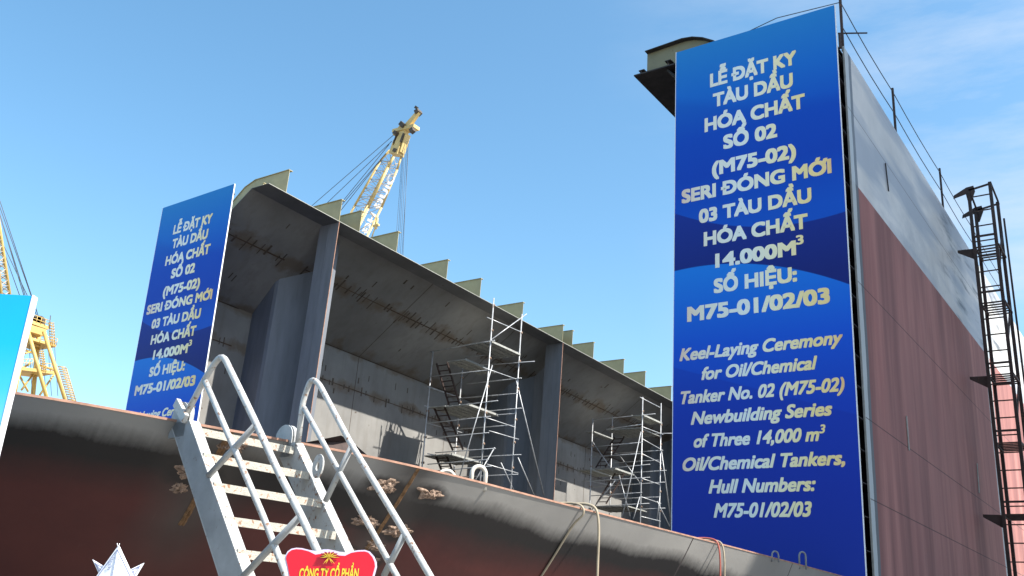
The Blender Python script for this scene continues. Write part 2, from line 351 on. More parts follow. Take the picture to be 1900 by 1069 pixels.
# ------------------------------------------------------------------ near hull bottom section
EDGE = [(-7.1, 1.0), (-6.45, 2.0), (-5.95, 3.0), (-5.77, 3.4), (-5.60, 3.95), (-5.44, 4.45), (-5.28, 5.0), (-5.15, 5.6), (-5.07, 6.4), (-5.05, 7.6), (-5.0, 9.6), (-4.93, 12.2), (-4.9, 16.0), (-4.9, 22.0), (-4.9, 34.0), (-4.9, 60.0)]
def edge_x(y):
    for i in range(len(EDGE)-1):
        (x0, y0), (x1, y1) = EDGE[i], EDGE[i+1]
        if y <= y1:
            t = (y-y0)/(y1-y0)
            m0 = (EDGE[i+1][0]-EDGE[max(i-1, 0)][0])/(EDGE[i+1][1]-EDGE[max(i-1, 0)][1]); j = min(i+2, len(EDGE)-1)
            m1 = (EDGE[j][0]-EDGE[i][0])/(EDGE[j][1]-EDGE[i][1]); h = y1-y0
            return (2*t**3-3*t*t+1)*x0+(t**3-2*t*t+t)*h*m0+(-2*t**3+3*t*t)*x1+(t**3-t*t)*h*m1
    return EDGE[-1][0]
def phi0(y):
    pts = [(1, 50), (3, 49), (4.2, 45), (6, 37), (8.5, 31), (12, 26), (16, 20), (22, 14), (60, 14)]
    for (a, p), (b, q) in zip(pts, pts[1:]):
        if y <= b: return math.radians(p+(q-p)*(y-a)/(b-a))
    return math.radians(14)
ZE = 1.2
def hull_pt(y, v):
    """point on the bottom shell: y along the edge, v metres down from the cut edge"""
    x = edge_x(y); e = .05; dx = (edge_x(min(y+e, 60))-edge_x(max(y-e, 1)))/(min(y+e, 60)-max(y-e, 1)); n = V((1, -dx, 0)).normalized()
    k = math.radians(7); p0 = phi0(y)
    z = ZE; off = 0; st = 12
    for i in range(st):
        a = min(p0+k*(v*(i+.5)/st), math.radians(80)); z -= math.cos(a)*v/st; off -= math.sin(a)*v/st
    return V((x, y, z))+n*off, n
def hull_n(y, v):
    p, _ = hull_pt(y, v); a, _ = hull_pt(y+.02, v); b, _ = hull_pt(y, v+.02)
    n = (a-p).cross(b-p).normalized(); return p, (n if n.x > 0 else -n)
hull = empty('ship_bottom_section', (-5, 6, -1.6), 'long curved ship bottom section, grey primer edge over soot black and dark red paint', 'ship section')
us = []; y = 1.0
while y < 20: us.append(y); y += .2
us += [22, 26, 30, 36, 44, 52, 60]
vs_ = [i*.1 for i in range(0, 31)]
bm = bmesh.new(); uvl = bm.loops.layers.uv.new('UVMap'); base = parent_base(hull)
gridv = [[bm.verts.new(hull_pt(u, v)[0]-base) for v in vs_] for u in us]
for i in range(len(us)-1):
    for j in range(len(vs_)-1):
        f = bm.faces.new((gridv[i][j], gridv[i+1][j], gridv[i+1][j+1], gridv[i][j+1])); f.smooth = True
        for l, (a, b) in zip(f.loops, ((i, j), (i+1, j), (i+1, j+1), (i, j+1))): l[uvl].uv = (us[a], vs_[b])
bmesh.ops.recalc_face_normals(bm, faces=bm.faces)
me = bpy.data.meshes.new('shell_plating'); bm.to_mesh(me); bm.free(); me.materials.append(M['hull'])
o = bpy.data.objects.new('shell_plating', me); C.objects.link(o); o.parent = hull
# the plate's thickness shows as a rusty cut edge on top
mb = MB()
for a, b in zip(us, us[1:]):
    p0, n0 = hull_pt(a, 0); p1, n1 = hull_pt(b, 0); o_ = V((0, 0, .004)); 
    mb.add([p0+n0*.004-o_, p1+n1*.004-o_, p1-n1*.03-o_, p0-n0*.03-o_, p0+n0*.004+V((0, 0, .012)), p1+n1*.004+V((0, 0, .012)), p1-n1*.03+V((0, 0, .012)), p0-n0*.03+V((0, 0, .012))],
           [(0, 3, 2, 1), (4, 5, 6, 7), (0, 1, 5, 4), (2, 3, 7, 6)])
mb.build('cut_edge', 'rustedge', hull)
# inner bottom and the inside of the shell edge
mb = MB(); mb.add([(-5.6, 5, .92), (-5.05, 16, .92), (-5.0, 60, .92), (-30, 60, .92), (-30, 5, .92)], [(0, 1, 2, 3, 4)])
mb.build('inner_bottom', 'black', hull)
mb = MB()
for a, b in zip(us, us[1:]):
    p0, n0 = hull_pt(a, 0); p1, n1 = hull_pt(b, 0)
    mb.add([p0-n0*.028, p1-n1*.028, hull_pt(b, .42)[0]-n1*.06, hull_pt(a, .42)[0]-n0*.06], [(0, 1, 2, 3)])
mb.build('backing_plate', 'deck_under', hull)
def scar_strip(y0, v0, v1, w, h=.012):
    mb = MB(); n = 26; L_ = []; 
    for i in range(n+1):
        v = v0+(v1-v0)*i/n; j = w*(.5+.22*random.random()); jr = w*(.5+.22*random.random())
        rows = []
        for dy, hh in ((-j*1.3, .002), (-j*.55, h*random.uniform(.6, 1.3)), (0, h*random.uniform(.1, .6)), (j*.55, h*random.uniform(.6, 1.3)), (jr*1.3, .002)):
            p, nn = hull_n(y0+dy, max(v, 0)); rows.append(p+nn*hh)
        L_.append(rows)
    for i in range(n):
        for k in range(4): mb.add([L_[i][k], L_[i][k+1], L_[i+1][k+1], L_[i+1][k]], [(0, 1, 2, 3)])
    return mb
def scar_blob(y0, v0, ly, lv):
    mb = MB(); na = 40; nr = 7; c = []
    sd = random.random()*50
    for r in range(nr+1):
        ring = []
        for a in range(na):
            t = 2*math.pi*a/na; rad = r/nr*(1+.75*noise.noise(V((math.cos(t)*1.8+sd, math.sin(t)*1.8, sd)))+.30*noise.noise(V((math.cos(t)*5+sd, math.sin(t)*5, sd)))+.12*noise.noise(V((math.cos(t)*13+sd, math.sin(t)*13, sd))))
            yy = y0+ly*rad*math.cos(t); vv = max(.01, v0+lv*rad*math.sin(t)); p, nn = hull_n(yy, vv)
            hh = .002+.020*(1-(r/nr)**3)*(.55+1.1*noise.noise(V((yy*38, vv*38, sd)))) if r < nr else .001
            ring.append(p+nn*hh)
        c.append(ring)
    vv_ = [p for ring in c for p in ring]
    fs = [(r*na+a, r*na+(a+1) % na, (r+1)*na+(a+1) % na, (r+1)*na+a) for r in range(nr) for a in range(na)]
    mb.add(vv_, fs); return mb
scar_strip(5.93, .0, 1.25, .026).build('weld_seam', 'scarseam', hull)
scar_strip(4.34, .0, .9, .03).build('weld_seam', 'scarseam', hull)
for (yy, v_, a, b) in ((5.72, .22, .14, .05), (6.2, .20, .13, .045), (5.74, .56, .15, .045), (6.12, .60, .13, .05), (6.0, .76, .09, .04), (5.72, .88, .15, .05), (6.05, .93, .10, .06), (5.84, 1.12, .10, .05),
                       (4.24, .40, .10, .06), (4.42, .12, .09, .05), (4.2, .56, .06, .04)):
    scar_blob(yy, v_, a*.95, b*1.15).build('weld_scar', 'scar', hull)

# ------------------------------------------------------------------ left (port) tank side block
PROF = [(-21.3, 12.0), (-22.05, 12.0), (-25.3, 9.58), (-25.3, .95)]
def prof_at(x0, off):
    pass
def left_block():
    root = empty('tank_side_block', (-23, 17, .95), 'open sided grey steel tank block with khaki deck frames, behind the far smaller banner', 'ship section')
    Y0, Y1 = 16.6, 52.0
    names = ('deck_plate', 'sloping_plate', 'side_plate'); t = .014
    outer = [(-21.3, 12.0+t), (-22.05+.0, 12.0+t), (-25.3-t, 9.58+t*.6), (-25.3-t, .95)]
    for i, nme in enumerate(names):
        a, b = PROF[i], PROF[i+1]; c, d = outer[i+1], outer[i]
        y0 = Y0
        mb = MB(); mb.prism([(p[0], y0, p[1]) for p in (a, b, c, d)], (0, Y1-y0, 0))
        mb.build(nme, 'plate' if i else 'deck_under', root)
    mb = MB(); mb.box((-21.3, Y0, 12.0-.003), (-21.294, Y1, 12.017)); mb.build('deck_edge', 'paleedge', root)
    # frames outside the plating
    OUT = [(-21.33, 12.78), (-22.85, 12.78), (-23.3, 12.62), (-26.1, 10.25), (-26.1, .95)]
    inn = [(-21.33, 12.027), (-22.05, 12.027), (-25.328, 9.60), (-25.328, .95)]
    flo = [(p[0], p[1]+.02) for p in OUT[:4]]+[(-26.12, .95)]
    for yf, hs in ((17.3, 1), (19.57, 1), (20.5, 1), (22.33, 1), (25.07, 1), (27.1, 1), (29.95, 1), (32.98, 1), (33.76, 1), (35.55, 1), (38.33, 1), (40.48, 1), (43.3, 1), (46.4, 1), (49, 1)):
        mb = MB(); mb.prism([(p[0], yf, p[1]) for p in inn+OUT[::-1]], (0, .014, 0)); fr = mb.build('frame', 'khaki', root)
        mb = MB()
        for p, q in zip(OUT, OUT[1:]):
            mb.bar((p[0], yf+.05, p[1]+.011), (q[0], yf+.05, q[1]+.011), .16, .018, (0, 0, 1) if abs(p[0]-q[0]) > .01 else (1, 0, 0))
        mb.build('face_flat', 'khaki', fr)
    for xl in (-21.75, -22.5, -23.4):
        zl = 12.03 if xl > -22.05 else 12.03-(-22.05-xl)*.745
        mb = MB(); mb.box((xl-.008, 16.75, zl), (xl+.008, 19, zl+.15)); mb.box((xl-.05, 16.75, zl+.15), (xl+.03, 19, zl+.17)); mb.build('deck_longitudinal', 'khaki', root)
    # corrugated transverse bulkheads
    def bulkhead(Y):
        # corrugation in plan: list of (x, y)
        pl = [(-22.15, Y), (-22.3, Y+1.05), (-23.35, Y+1.05), (-23.98, Y+.22), (-24.10, Y+.18), (-25.29, Y+.42)]
        mb = MB(); zt = lambda x: min(11.985, 12.0-max(0, -22.05-x)*.745-.01)
        pts2 = []
        for (xa, ya), (xb, yb) in zip(pl, pl[1:]):
            k = 5
            for j in range(k):
                t0, t1 = j/k, (j+1)/k; P0 = (xa+(xb-xa)*t0, ya+(yb-ya)*t0); P1 = (xa+(xb-xa)*t1, ya+(yb-ya)*t1)
                mb.prism([(P0[0], P0[1], .95), (P1[0], P1[1], .95), (P1[0], P1[1], zt(P1[0])), (P0[0], P0[1], zt(P0[0]))], (0, .014, 0))
        b = mb.build('corrugated_bulkhead', 'flange', root)
        mb = MB(); mb.box((-22.15, Y-.012, .95), (-21.31, Y+.006, 11.99)); mb.box((-21.735, Y-.022, .95), (-21.72, Y-.012, 11.98)); mb.build('flange', 'flange', b)
        mb = MB(); mb.box((-21.312, Y-.014, .95), (-21.300, Y+.010, 11.99)); mb.build('flange_edge', 'rustedge', b)
    for Y in (19.57, 33.0, 46.4): bulkhead(Y)
    # seams and fairing marks
    def strip(p, q, w, nrm, mat, name, h=.005):
        mb = MB(); mb.bar(p, q, w, h, nrm); return mb.build(name, mat, root)
    ns = V((.597, 0, -.802)); nv = V((1, 0, 0))
    P = lambda s, y: (V((-22.05-s*.802*0-3.25*s, y, 12-2.42*s)))     # s 0..1 down the slope
    def seam_line(fp, y0, y1, n_, tick, spread, nm):
        mb = MB(); mt = MB()
        yy = y0
        while yy < y1:
            ye = min(yy+random.uniform(.5, 1.1), y1); a = fp(0, yy)+n_*.003; b = fp(0, ye)+n_*.003
            mb.bar(a, b, random.uniform(.02, .05), .006, n_); yy = ye
        mb.build(nm, 'seam', root)
        yy = y0; down = (fp(.1, 0)-fp(0, 0)).normalized()
        while yy < y1:
            if random.random() < .75:
                l = random.uniform(.12, .34)*tick; c = fp(0, yy)+down*random.uniform(-.08, .08)+n_*.006
                mt.bar(c-down*l, c+down*l, random.uniform(.03, .075), .006, n_)
            yy += random.uniform(.13, .42)
        for _ in range(int((y1-y0)*spread)):
            c = fp(random.uniform(-.32, .38), random.uniform(y0, y1))+n_*.005; l = random.uniform(.05, .16)
            mt.bar(c-down*l, c+down*l, random.uniform(.03, .075), .006, n_)
        tag(mt.build('fairing_marks', 'tick', root), kind='stuff')
    slope = lambda s: (lambda d, y: P(s+d, y))
    vert = lambda z: (lambda d, y: V((-25.3, y, z-d*2.4)))
    for a, b in ((16.7, 19.4), (20.3, 32.9), (33.8, 46.2)):
        seam_line(slope(.42), a, b, ns, .9, 1.2, 'sloping_plate_seam')
        seam_line(vert(8.28), a, b, nv, .55, 1.6, 'side_plate_seam')
        mb = MB(); mb.bar((-25.29, a, 9.57), (-25.29, b, 9.57), .035, .02, (1, 0, -.8)); mb.build('knuckle_seam', 'tick', root)
    for yb in (30.65, 41.85, 25.2):
        mb = MB(); a = P(.0, yb)+ns*.004; b = P(1, yb)+ns*.004; mb.bar(a, b, .02, .006, ns); mb.bar((-25.296, yb, 9.55), (-25.296, yb, .95), .02, .006, (1, 0, 0)); mb.build('butt_seam', 'tick', root)
    return root
lb = left_block(); lb.rotation_euler = (-.0185, 0, 0)

# ------------------------------------------------------------------ right (starboard) side block
def right_block():
    root = empty('hull_side_block', (-6, 18, 1.2), 'tall ship side block, white over dull purple red shell, carrying the large banner', 'ship section')
    mb = MB(); mb.box((-4.925, 17.95, 1.22), (-4.9, 31.7, 12.03)); o = mb.build('side_shell', 'shell', root)
    for p in (o,):   # paint mask works in world metres
        for v in p.data.vertices: v.co += root.location
        p.location = -root.location
    mb = MB(); mb.box((-4.93, 17.93, 1.22), (-4.896, 17.95, 12.04)); mb.build('shell_edge', 'paleedge', root)
    mb = MB(); mb.prism([(-9.24, 16.8, 12.0), (-5.0, 16.8, 12.0), (-5.0, 16.8, 12.03), (-9.24, 16.8, 12.03)], (0, 15, 0)); mb.build('deck_plate', 'darksteel', root)
    # inner tank plating mirrored from the other side
    mb = MB(); mb.prism([(-8.5, 16.9, 11.99), (-6.3, 16.9, 9.6), (-6.27, 16.9, 9.6), (-8.44, 16.9, 11.99)], (0, 14.8, 0)); mb.box((-6.3, 16.9, 1.22), (-6.27, 31.7, 9.6)); mb.build('inner_plate', 'black', root)
    OUT = [(-9.12, 12.76), (-8.2, 12.80), (-7.95, 12.76), (-7.7, 12.66), (-7.45, 12.5), (-7.2, 12.26), (-6.9, 12.031)]
    for yf in (17.2, 20.2, 23.2, 26.2, 29.2):
        mb = MB(); mb.prism([(-9.12, yf, 12.031)]+[(-6.9, yf, 12.031)]+[(p[0], yf, p[1]) for p in OUT[:-1]][::-1], (0, .014, 0)); fr = mb.build('frame', 'khakishade', root)
        mb = MB()
        for p, q in zip(OUT, OUT[1:]): mb.bar((p[0], yf-.03, p[1]+.01), (q[0], yf-.03, q[1]+.01), .2, .02)
        mb.build('face_flat', 'darksteel', fr)
    mb = MB(); mb.box((-8.55, 16.95, 12.25), (-8.40, 17.4, 12.27)); mb.box((-8.48, 16.95, 12.03), (-8.47, 17.4, 12.25)); mb.build('deck_longitudinal', 'darksteel', root)
    mb = MB(); mb.box((-9.24, 17.02, 12.25), (-9.1, 17.3, 12.27)); mb.box((-9.18, 17.02, 12.03), (-9.17, 17.3, 12.25)); mb.build('deck_longitudinal', 'darksteel', root)
    for yf in (18.7, 22, 26, 30):
        mb = MB(); mb.box((-6.27, yf, 1.22), (-4.93, yf+.014, 11.99)); mb.build('web_frame', 'black', root)
    z = 1.75
    while z < 11.9:
        mb = MB(); mb.box((-5.32, 17.62, z), (-4.93, 31.6, z+.012)); mb.box((-5.32, 17.62, z-.07), (-5.31, 31.6, z)); mb.build('shell_longitudinal', 'darksteel', root); z += .585
    mb = MB(); mb.box((-5.34, 17.2, 1.22), (-5.30, 17.28, 12.0)); mb.build('edge_stiffener', 'black', root)
    # temporary lugs left on the shell
    for a, b, w in (((1643, 303), (1649, 355), .035), ((1682, 772), (1687, 836), .035), ((1813, 860), (1817, 915), .03)):
        p = onx(*a, -4.88); q = onx(*b, -4.88); mb = MB(); mb.bar(p, q, w, .02, (1, 0, 0)); mb.build('lug_strip', 'paleedge' if b[1] > 400 else 'darksteel', root)
    # guard rail stanchions on the shell top
    st = []
    for yy, zt, dx in ((18.05, 13.35, 0), (22.2, 13.32, 0), (27.2, 13.36, 0), (31.5, 13.38, 0)):
        mb = MB(); mb.bar((-4.95, yy, 12.0), (-4.95+dx, yy, zt), .05, .05, (1, 0, 0)); mb.build('stanchion', 'ladderiron', root)
    mb = MB(); mb.bar((-4.97, 17.92, 12.0), (-4.97, 17.92, 12.35), .06, .04, (1, 0, 0)); mb.build('stanchion_foot', 'ladderiron', root)
    mb = MB(); mb.bar((-5.05, 18.1, 12.50), (-4.55, 18.5, 12.58), .024, .024); mb.build('outrigger_bar', 'ladderiron', root)
    for zz in (13.22, 12.62):
        pts = [(-4.95, 18.05, zz)]
        for (ya, yb) in ((18.05, 22.2), (22.2, 27.2), (27.2, 31.5), (31.5, 37)):
            for k in range(1, 5): t = k/4; pts.append((-4.95, ya+(yb-ya)*t, zz-.06*math.sin(math.pi*t)))
        mb = MB(); mb.tube(pts, .011, 5); mb.build('guard_wire', 'cable', root)
    mb = MB(); mb.tube([(-4.95, 18.05, 13.22), (-6.3, 17.9, 13.2), (-8.2, 17.8, 12.75)], .011, 5); mb.build('guard_wire', 'cable', root)
    return root
rb = right_block()
fb = empty('hull_side_block', (-6, 32, 1.2), 'farther ship side block in sunlight at the right edge, pink red below pale paint', 'ship section')
mb = MB(); mb.box((-4.925, 31.82, 1.22), (-4.9, 62, 12.0)); o = mb.build('side_shell', 'shell', fb)
for v in o.data.vertices: v.co += fb.location
o.location = -fb.location
mb = MB(); mb.box((-9.0, 32, 11.96), (-4.93, 62, 11.99)); mb.build('deck_plate', 'darksteel', fb)
mb = MB(); mb.box((-4.93, 31.80, 1.22), (-4.896, 31.82, 12.0)); mb.build('shell_edge', 'paleedge', fb)
for yy in (36.5, 42):
    mb = MB(); mb.bar((-4.95, yy, 11.99), (-4.95, yy, 13.2), .05, .05, (1, 0, 0)); mb.build('stanchion', 'ladderiron', fb)

# ------------------------------------------------------------------ banners
LINES = [("LỄ ĐẶT KY", -7.227, -5.404, 10.898, .322, 0), ("TÀU DẦU", -7.165, -5.489, 10.41, .322, 0), ("HÓA CHẤT", -7.35, -5.27, 9.883, .322, 0),
 ("SỐ 02", -6.949, -5.834, 9.394, .318, 0), ("(M75-02)", -7.194, -5.477, 8.86, .316, 0), ("SERI ĐÓNG MỚI", -7.851, -4.827, 8.39, .304, 0),
 ("03 TÀU DẦU", -7.476, -5.22, 7.883, .300, 0), ("HÓA CHẤT", -7.373, -5.308, 7.376, .302, 0), ("14.000M", -7.137, -5.545, 6.884, .296, 0),
 ("SỐ HIỆU:", -7.169, -5.546, 6.369, .295, 0), ("M75-01/02/03", -7.721, -4.969, 5.867, .305, 0),
 ("Keel-Laying Ceremony", -7.875, -4.779, 5.10, .250, 1), ("for Oil/Chemical", -7.424, -5.24, 4.69, .248, 1), ("Tanker No. 02 (M75-02)", -7.843, -4.791, 4.262, .248, 1),
 ("Newbuilding Series", -7.636, -5.019, 3.857, .246, 1), ("of Three 14,000 m", -7.579, -5.26, 3.431, .244, 1), ("Oil/Chemical Tankers,", -7.798, -4.847, 3.009, .246, 1),
 ("Hull Numbers:", -7.288, -5.354, 2.592, .248, 1), ("M75-01/02/03", -7.192, -5.434, 2.169, .253, 1)]
def banner():
    root = empty('ceremony_banner', (-8.0, 16.4, 11.99), 'largest blue ceremony banner with gold lettering, standing right of centre against the tall block', 'banner', 'matching keel laying banners')
    W = 3.385
    mb = MB(); mb.box((-8.0, 16.4, 1.0), (-8.0+W, 16.43, 11.99)); mb.build('panel', 'banner', root)
    mb = MB(); mb.box((-8.0+W, 16.396, 1.0), (-8.0+W+.012, 16.432, 11.995)); mb.box((-8.012, 16.396, 1.0), (-8.0, 16.432, 11.995)); mb.build('panel_trim', 'letterwhite', root)
    mb = MB()
    for xx in (-7.8, -6.3, -4.8): mb.box((xx-.03, 16.435, 1.0), (xx+.03, 16.5, 11.9))
    for k in range(8): mb.box((-7.9, 16.5, 1.2+k*1.5), (-4.7, 16.54, 1.25+k*1.5))
    mb.build('support_frame', 'darksteel', root)
    for body, x0, x1, zb, cap, it in LINES:
        put_text(body, x0+8, x1+8, zb-11.99, cap, -.002, 'letter', root, .047 if not it else .036, .0 if not it else .26, .008)
    put_text('3', -5.545+8+.0, -5.40+8, 7.08-11.99, .185, -.002, 'letter', root, .03, 0, .008)
    put_text('3', -5.26+8+.0, -5.15+8, 3.56-11.99, .15, -.002, 'letter', root, .026, .2, .008)
    return root
bR = banner()
bL = copy_tree(bR); bL.location = (-25.74, 16.4, 11.96); bL.rotation_euler = (0, math.radians(-1.6), 0)
bL['label'] = 'smaller looking far blue ceremony banner on the left, partly hidden by the stair handrail'

# ------------------------------------------------------------------ stair
t_ = V((math.sin(math.radians(10)), math.cos(math.radians(10)), 0)); s_ = V((math.cos(math.radians(10)), -math.sin(math.radians(10)), 0))
stair = empty('gangway_stair', (-3.3, 3.6, -1.6), 'chipped white steel gangway stair with tube handrails leaning on the hull edge', 'stair')
pL = V((-5.45, 3.95, 0)); pR = pL+t_*.815
L1 = lambda x, y: onpl(x, y, pL, t_); L2 = lambda x, y: onpl(x, y, pR, t_)
a0, a1 = L1(350, 780), L1(450, 1065); b0, b1 = L1(317, 786), L1(406, 1065)
da = (a1-a0); db = (b1-b0)
ka = (-1.58-a0.z)/da.z; kb = (-1.58-b0.z)/db.z
ae = a0+da*ka; be = b0+db*kb
def stringer(off, mw, mf):
    q = [p+off for p in (a0, ae, be, b0)]
    mb = MB(); mb.prism(q, t_*.008); w = mb.build('stringer', mw, stair)
    mb = MB(); up = (a0-b0).normalized()
    mb.bar(q[0]+t_*.037+up*.004, q[1]+t_*.037+up*.004, .075, .009, up); mb.bar(q[3]+t_*.037-up*.004, q[2]+t_*.037-up*.004, .075, .009, up)
    mb.build('stringer_flange', mf, w)
stringer(V((0, 0, 0)), 'shadedpaint', 'whitepaint')
stringer(t_*.815, 'whitepaint', 'whitepaint')
# rounded head plates
for off in (V((0, 0, 0)), t_*.815):
    c = (a0+b0)/2+off; up = V((0, 0, 1)); poly = []
    for k in range(9):
        a = math.pi*k/8; poly.append(c+s_*(-.02-.11*math.cos(a))*1.0+up*(.05+.09*math.sin(a)))
    poly = [c+s_*.09-up*.10]+[c-s_*.13-up*.10]+poly
    mb = MB(); mb.prism(poly, t_*.012-t_*.004); mb.prism([p+t_*.02 for p in poly], t_*.03); mb.build('head_plate', 'shadedpaint', stair)
mb = MB(); mb.bar(L1(349, 779)-t_*.02, L1(333, 748)-t_*.02, .06, .03, t_); mb.build('head_lug', 'whitepaint', stair)
dirn = (a1-a0).normalized(); upn = (a0-b0); upn = (upn-dirn*upn.dot(dirn)).normalized()
k = 0
tread_px = [(350, 797), (374, 847), (393, 902), (414, 965), (437, 1027)]
zs = [L1(*p) for p in tread_px]
stp = (zs[-1]-zs[0])/4
ps = zs+[zs[-1]+stp*(i+1) for i in range(6)]
for p in ps:
    if p.z < -1.5: continue
    q0 = p+t_*.01; q1 = p+t_*.805
    mb = MB(); mb.bar(q0, q1, .012, .05, (0, 0, 1)); mb.bar(q0-s_*.035+V((0, 0, .021)), q1-s_*.035+V((0, 0, .021)), .058, .008, (0, 0, 1)); mb.build('tread', 'treadpaint', stair)
def smooth_poly(pts, r=.07, n=5):
    out = [pts[0]]
    for i in range(1, len(pts)-1):
        p = pts[i]; a = (pts[i-1]-p); b = (pts[i+1]-p); ra = min(r, a.length*.45); rb_ = min(r, b.length*.45)
        A = p+a.normalized()*ra; B = p+b.normalized()*rb_
        for k in range(n+1): t = k/n; out.append(A*(1-t)**2+p*2*t*(1-t)+B*t*t)
    return out+[pts[-1]]
def ext(p, q, z): d = q-p; return q+d*((z-q.z)/d.z)
# left rail
hr = [L1(x, y) for x, y in ((344, 772), (385, 694), (412, 655), (470, 775), (515, 873), (561, 962))]; l6 = L1(592, 1030); hr.append(l6); hr.append(ext(hr[-2], l6, -1.0)); 
mb = MB(); mb.tube(smooth_poly(hr, .10), .021, 10); mb.build('handrail', 'whitepaint', stair)
mr = [L1(380, 706), L1(430, 822), L1(490, 962), L1(531, 1069)]; mr.append(ext(mr[-2], mr[-1], -1.0)); mb = MB(); mb.tube(smooth_poly(mr, .1), .019, 10); mb.build('mid_rail', 'whitepaint', stair)
for a, b in (((387, 883), (477, 786)), ((452, 1069), (559, 956))):
    mb = MB(); mb.tube([L1(*a), L1(*b)], .02, 10); mb.build('rail_post', 'shadedpaint', stair)
hr = [L2(x, y) for x, y in ((553, 822), (562, 745), (577, 702), (592, 712), (650, 822), (751, 988))]; l6 = L2(798, 1069); hr += [l6, ext(hr[-1], l6, -1.0)]
mb = MB(); mb.tube(smooth_poly(hr, .07), .021, 10); mb.build('handrail', 'whitepaint', stair)
mr = [L2(564, 757), L2(630, 877), L2(736, 1069)]; mr.append(ext(mr[-2], mr[-1], -1.0)); mb = MB(); mb.tube(mr, .019, 10); mb.build('mid_rail', 'whitepaint', stair)
for a, b in (((604, 930), (655, 823)), ((712, 1069), (751, 990))):
    mb = MB(); mb.tube([L2(*a), L2(*b)], .02, 10); mb.build('rail_post', 'shadedpaint', stair)
# lifting eye on the far stringer
ec = L2(589, 865); mb = MB(); n = 18; R_, r_ = .062, .026
vo = [ec+(s_*math.cos(2*math.pi*i/n)+V((0, 0, 1))*math.sin(2*math.pi*i/n)*1.35)*R_ for i in range(n)]; vi = [ec+(s_*math.cos(2*math.pi*i/n)*.8+V((0, 0, 1))*math.sin(2*math.pi*i/n)*1.2)*r_ for i in range(n)]
tt = t_*.012
mb.add(vo+vi+[p+tt for p in vo]+[p+tt for p in vi], [f for i in range(n) for f in ((i, (i+1) % n, n+(i+1) % n, n+i), (2*n+i, 3*n+i, 3*n+(i+1) % n, 2*n+(i+1) % n), (i, 2*n+i, 2*n+(i+1) % n, (i+1) % n), (n+i, n+(i+1) % n, 3*n+(i+1) % n, 3*n+i))])
mb.build('lifting_eye', 'whitepaint', stair)

# ------------------------------------------------------------------ scaffold towers
def scaffold(label, conv, XA, YA, XC, YB, data, zb=.95):
    root = empty('scaffold_tower', ((XA+XC)/2, (YA+YB)/2, zb), label, 'scaffold', 'scaffold towers inside the open tank')
    pl = {'AB': lambda p: onx(*p, XA), 'CD': lambda p: onx(*p, XC), 'AC': lambda p: ony(*p, YA), 'BD': lambda p: ony(*p, YB)}
    def P(face, xy): return pl[face](conv(*xy))
    ztop = {}
    for nme, (x, y), (ptx, face) in data['std']:
        zt = P(face, ptx).z
        mb = MB(); mb.tube([(x, y, zb), (x, y, zt)], .027, 8); s = mb.build('standard', 'galv', root)
        mb = MB(); mb.box((x-.09, y-.09, zb-.01), (x+.09, y+.09, zb+.01)); mb.build('base_plate', 'galv', s)
        z = zb+.4
        while z < zt-.2: mc = MB(); mc.tube([(x-.05, y, z), (x+.05, y+.04, z)], .045, 6); mc.build('coupler', 'clamp', s); z += random.uniform(.85, 1.2)
    for face, a, b in data['led']:
        mb = MB(); mb.tube([P(face, a), P(face, b)], .020, 7); mb.build('ledger', 'galv', root)
    for face, a, b in data['brace']:
        mb = MB(); mb.tube([P(face, a), P(face, b)], .022, 7); mb.build('brace', 'galv', root)
    for (x0, x1, y0, y1, z) in data['plat']:
        w = abs(x1-x0); n = max(1, round(w/.32)); mb = MB()
        for i in range(n):
            xa = x0+(x1-x0)*i/n; xb = x0+(x1-x0)*(i+.95)/n; lo, hi = min(xa, xb), max(xa, xb)
            mb.box((lo, y0, z-.045), (lo+.012, y1, z)); mb.box((hi-.012, y0, z-.045), (hi, y1, z))
            yy = y0
            while yy < y1-.02: mb.box((lo+.012, yy, z-.030), (hi-.012, min(yy+.03, y1), z-.012)); yy += .14
            mb.box((lo+.012, y0, z-.012), (hi-.012, y1, z-.004))
        mb.build('platform', 'board', root)
    for x, y0, y1, z in data['edge']:
        mb = MB(); mb.bar((x, y0, z), (x, y1, z), .04, .075); mb.build('board_edge', 'board', root)
    for (p0, p1, w) in data['lad']:
        p0 = V(p0); p1 = V(p1); mb = MB()
        for dx in (0, w): mb.bar(p0+V((dx, 0, 0)), p1+V((dx, 0, 0)), .04, .07, (0, 1, 0))
        n = 8
        for i in range(n):
            c = p0.lerp(p1, (i+.5)/n); mb.bar(c, c+V((w, 0, 0)), .05, .03)
        mb.build('ladder', 'ladderiron' if data.get('darklad', True) else 'galv', root)
    return root
c6 = lambda x, y: (740+x/2.814, 540+y/2.814)
XA, XC, YA, YB = -21.0, -23.75, 27.75, 29.65
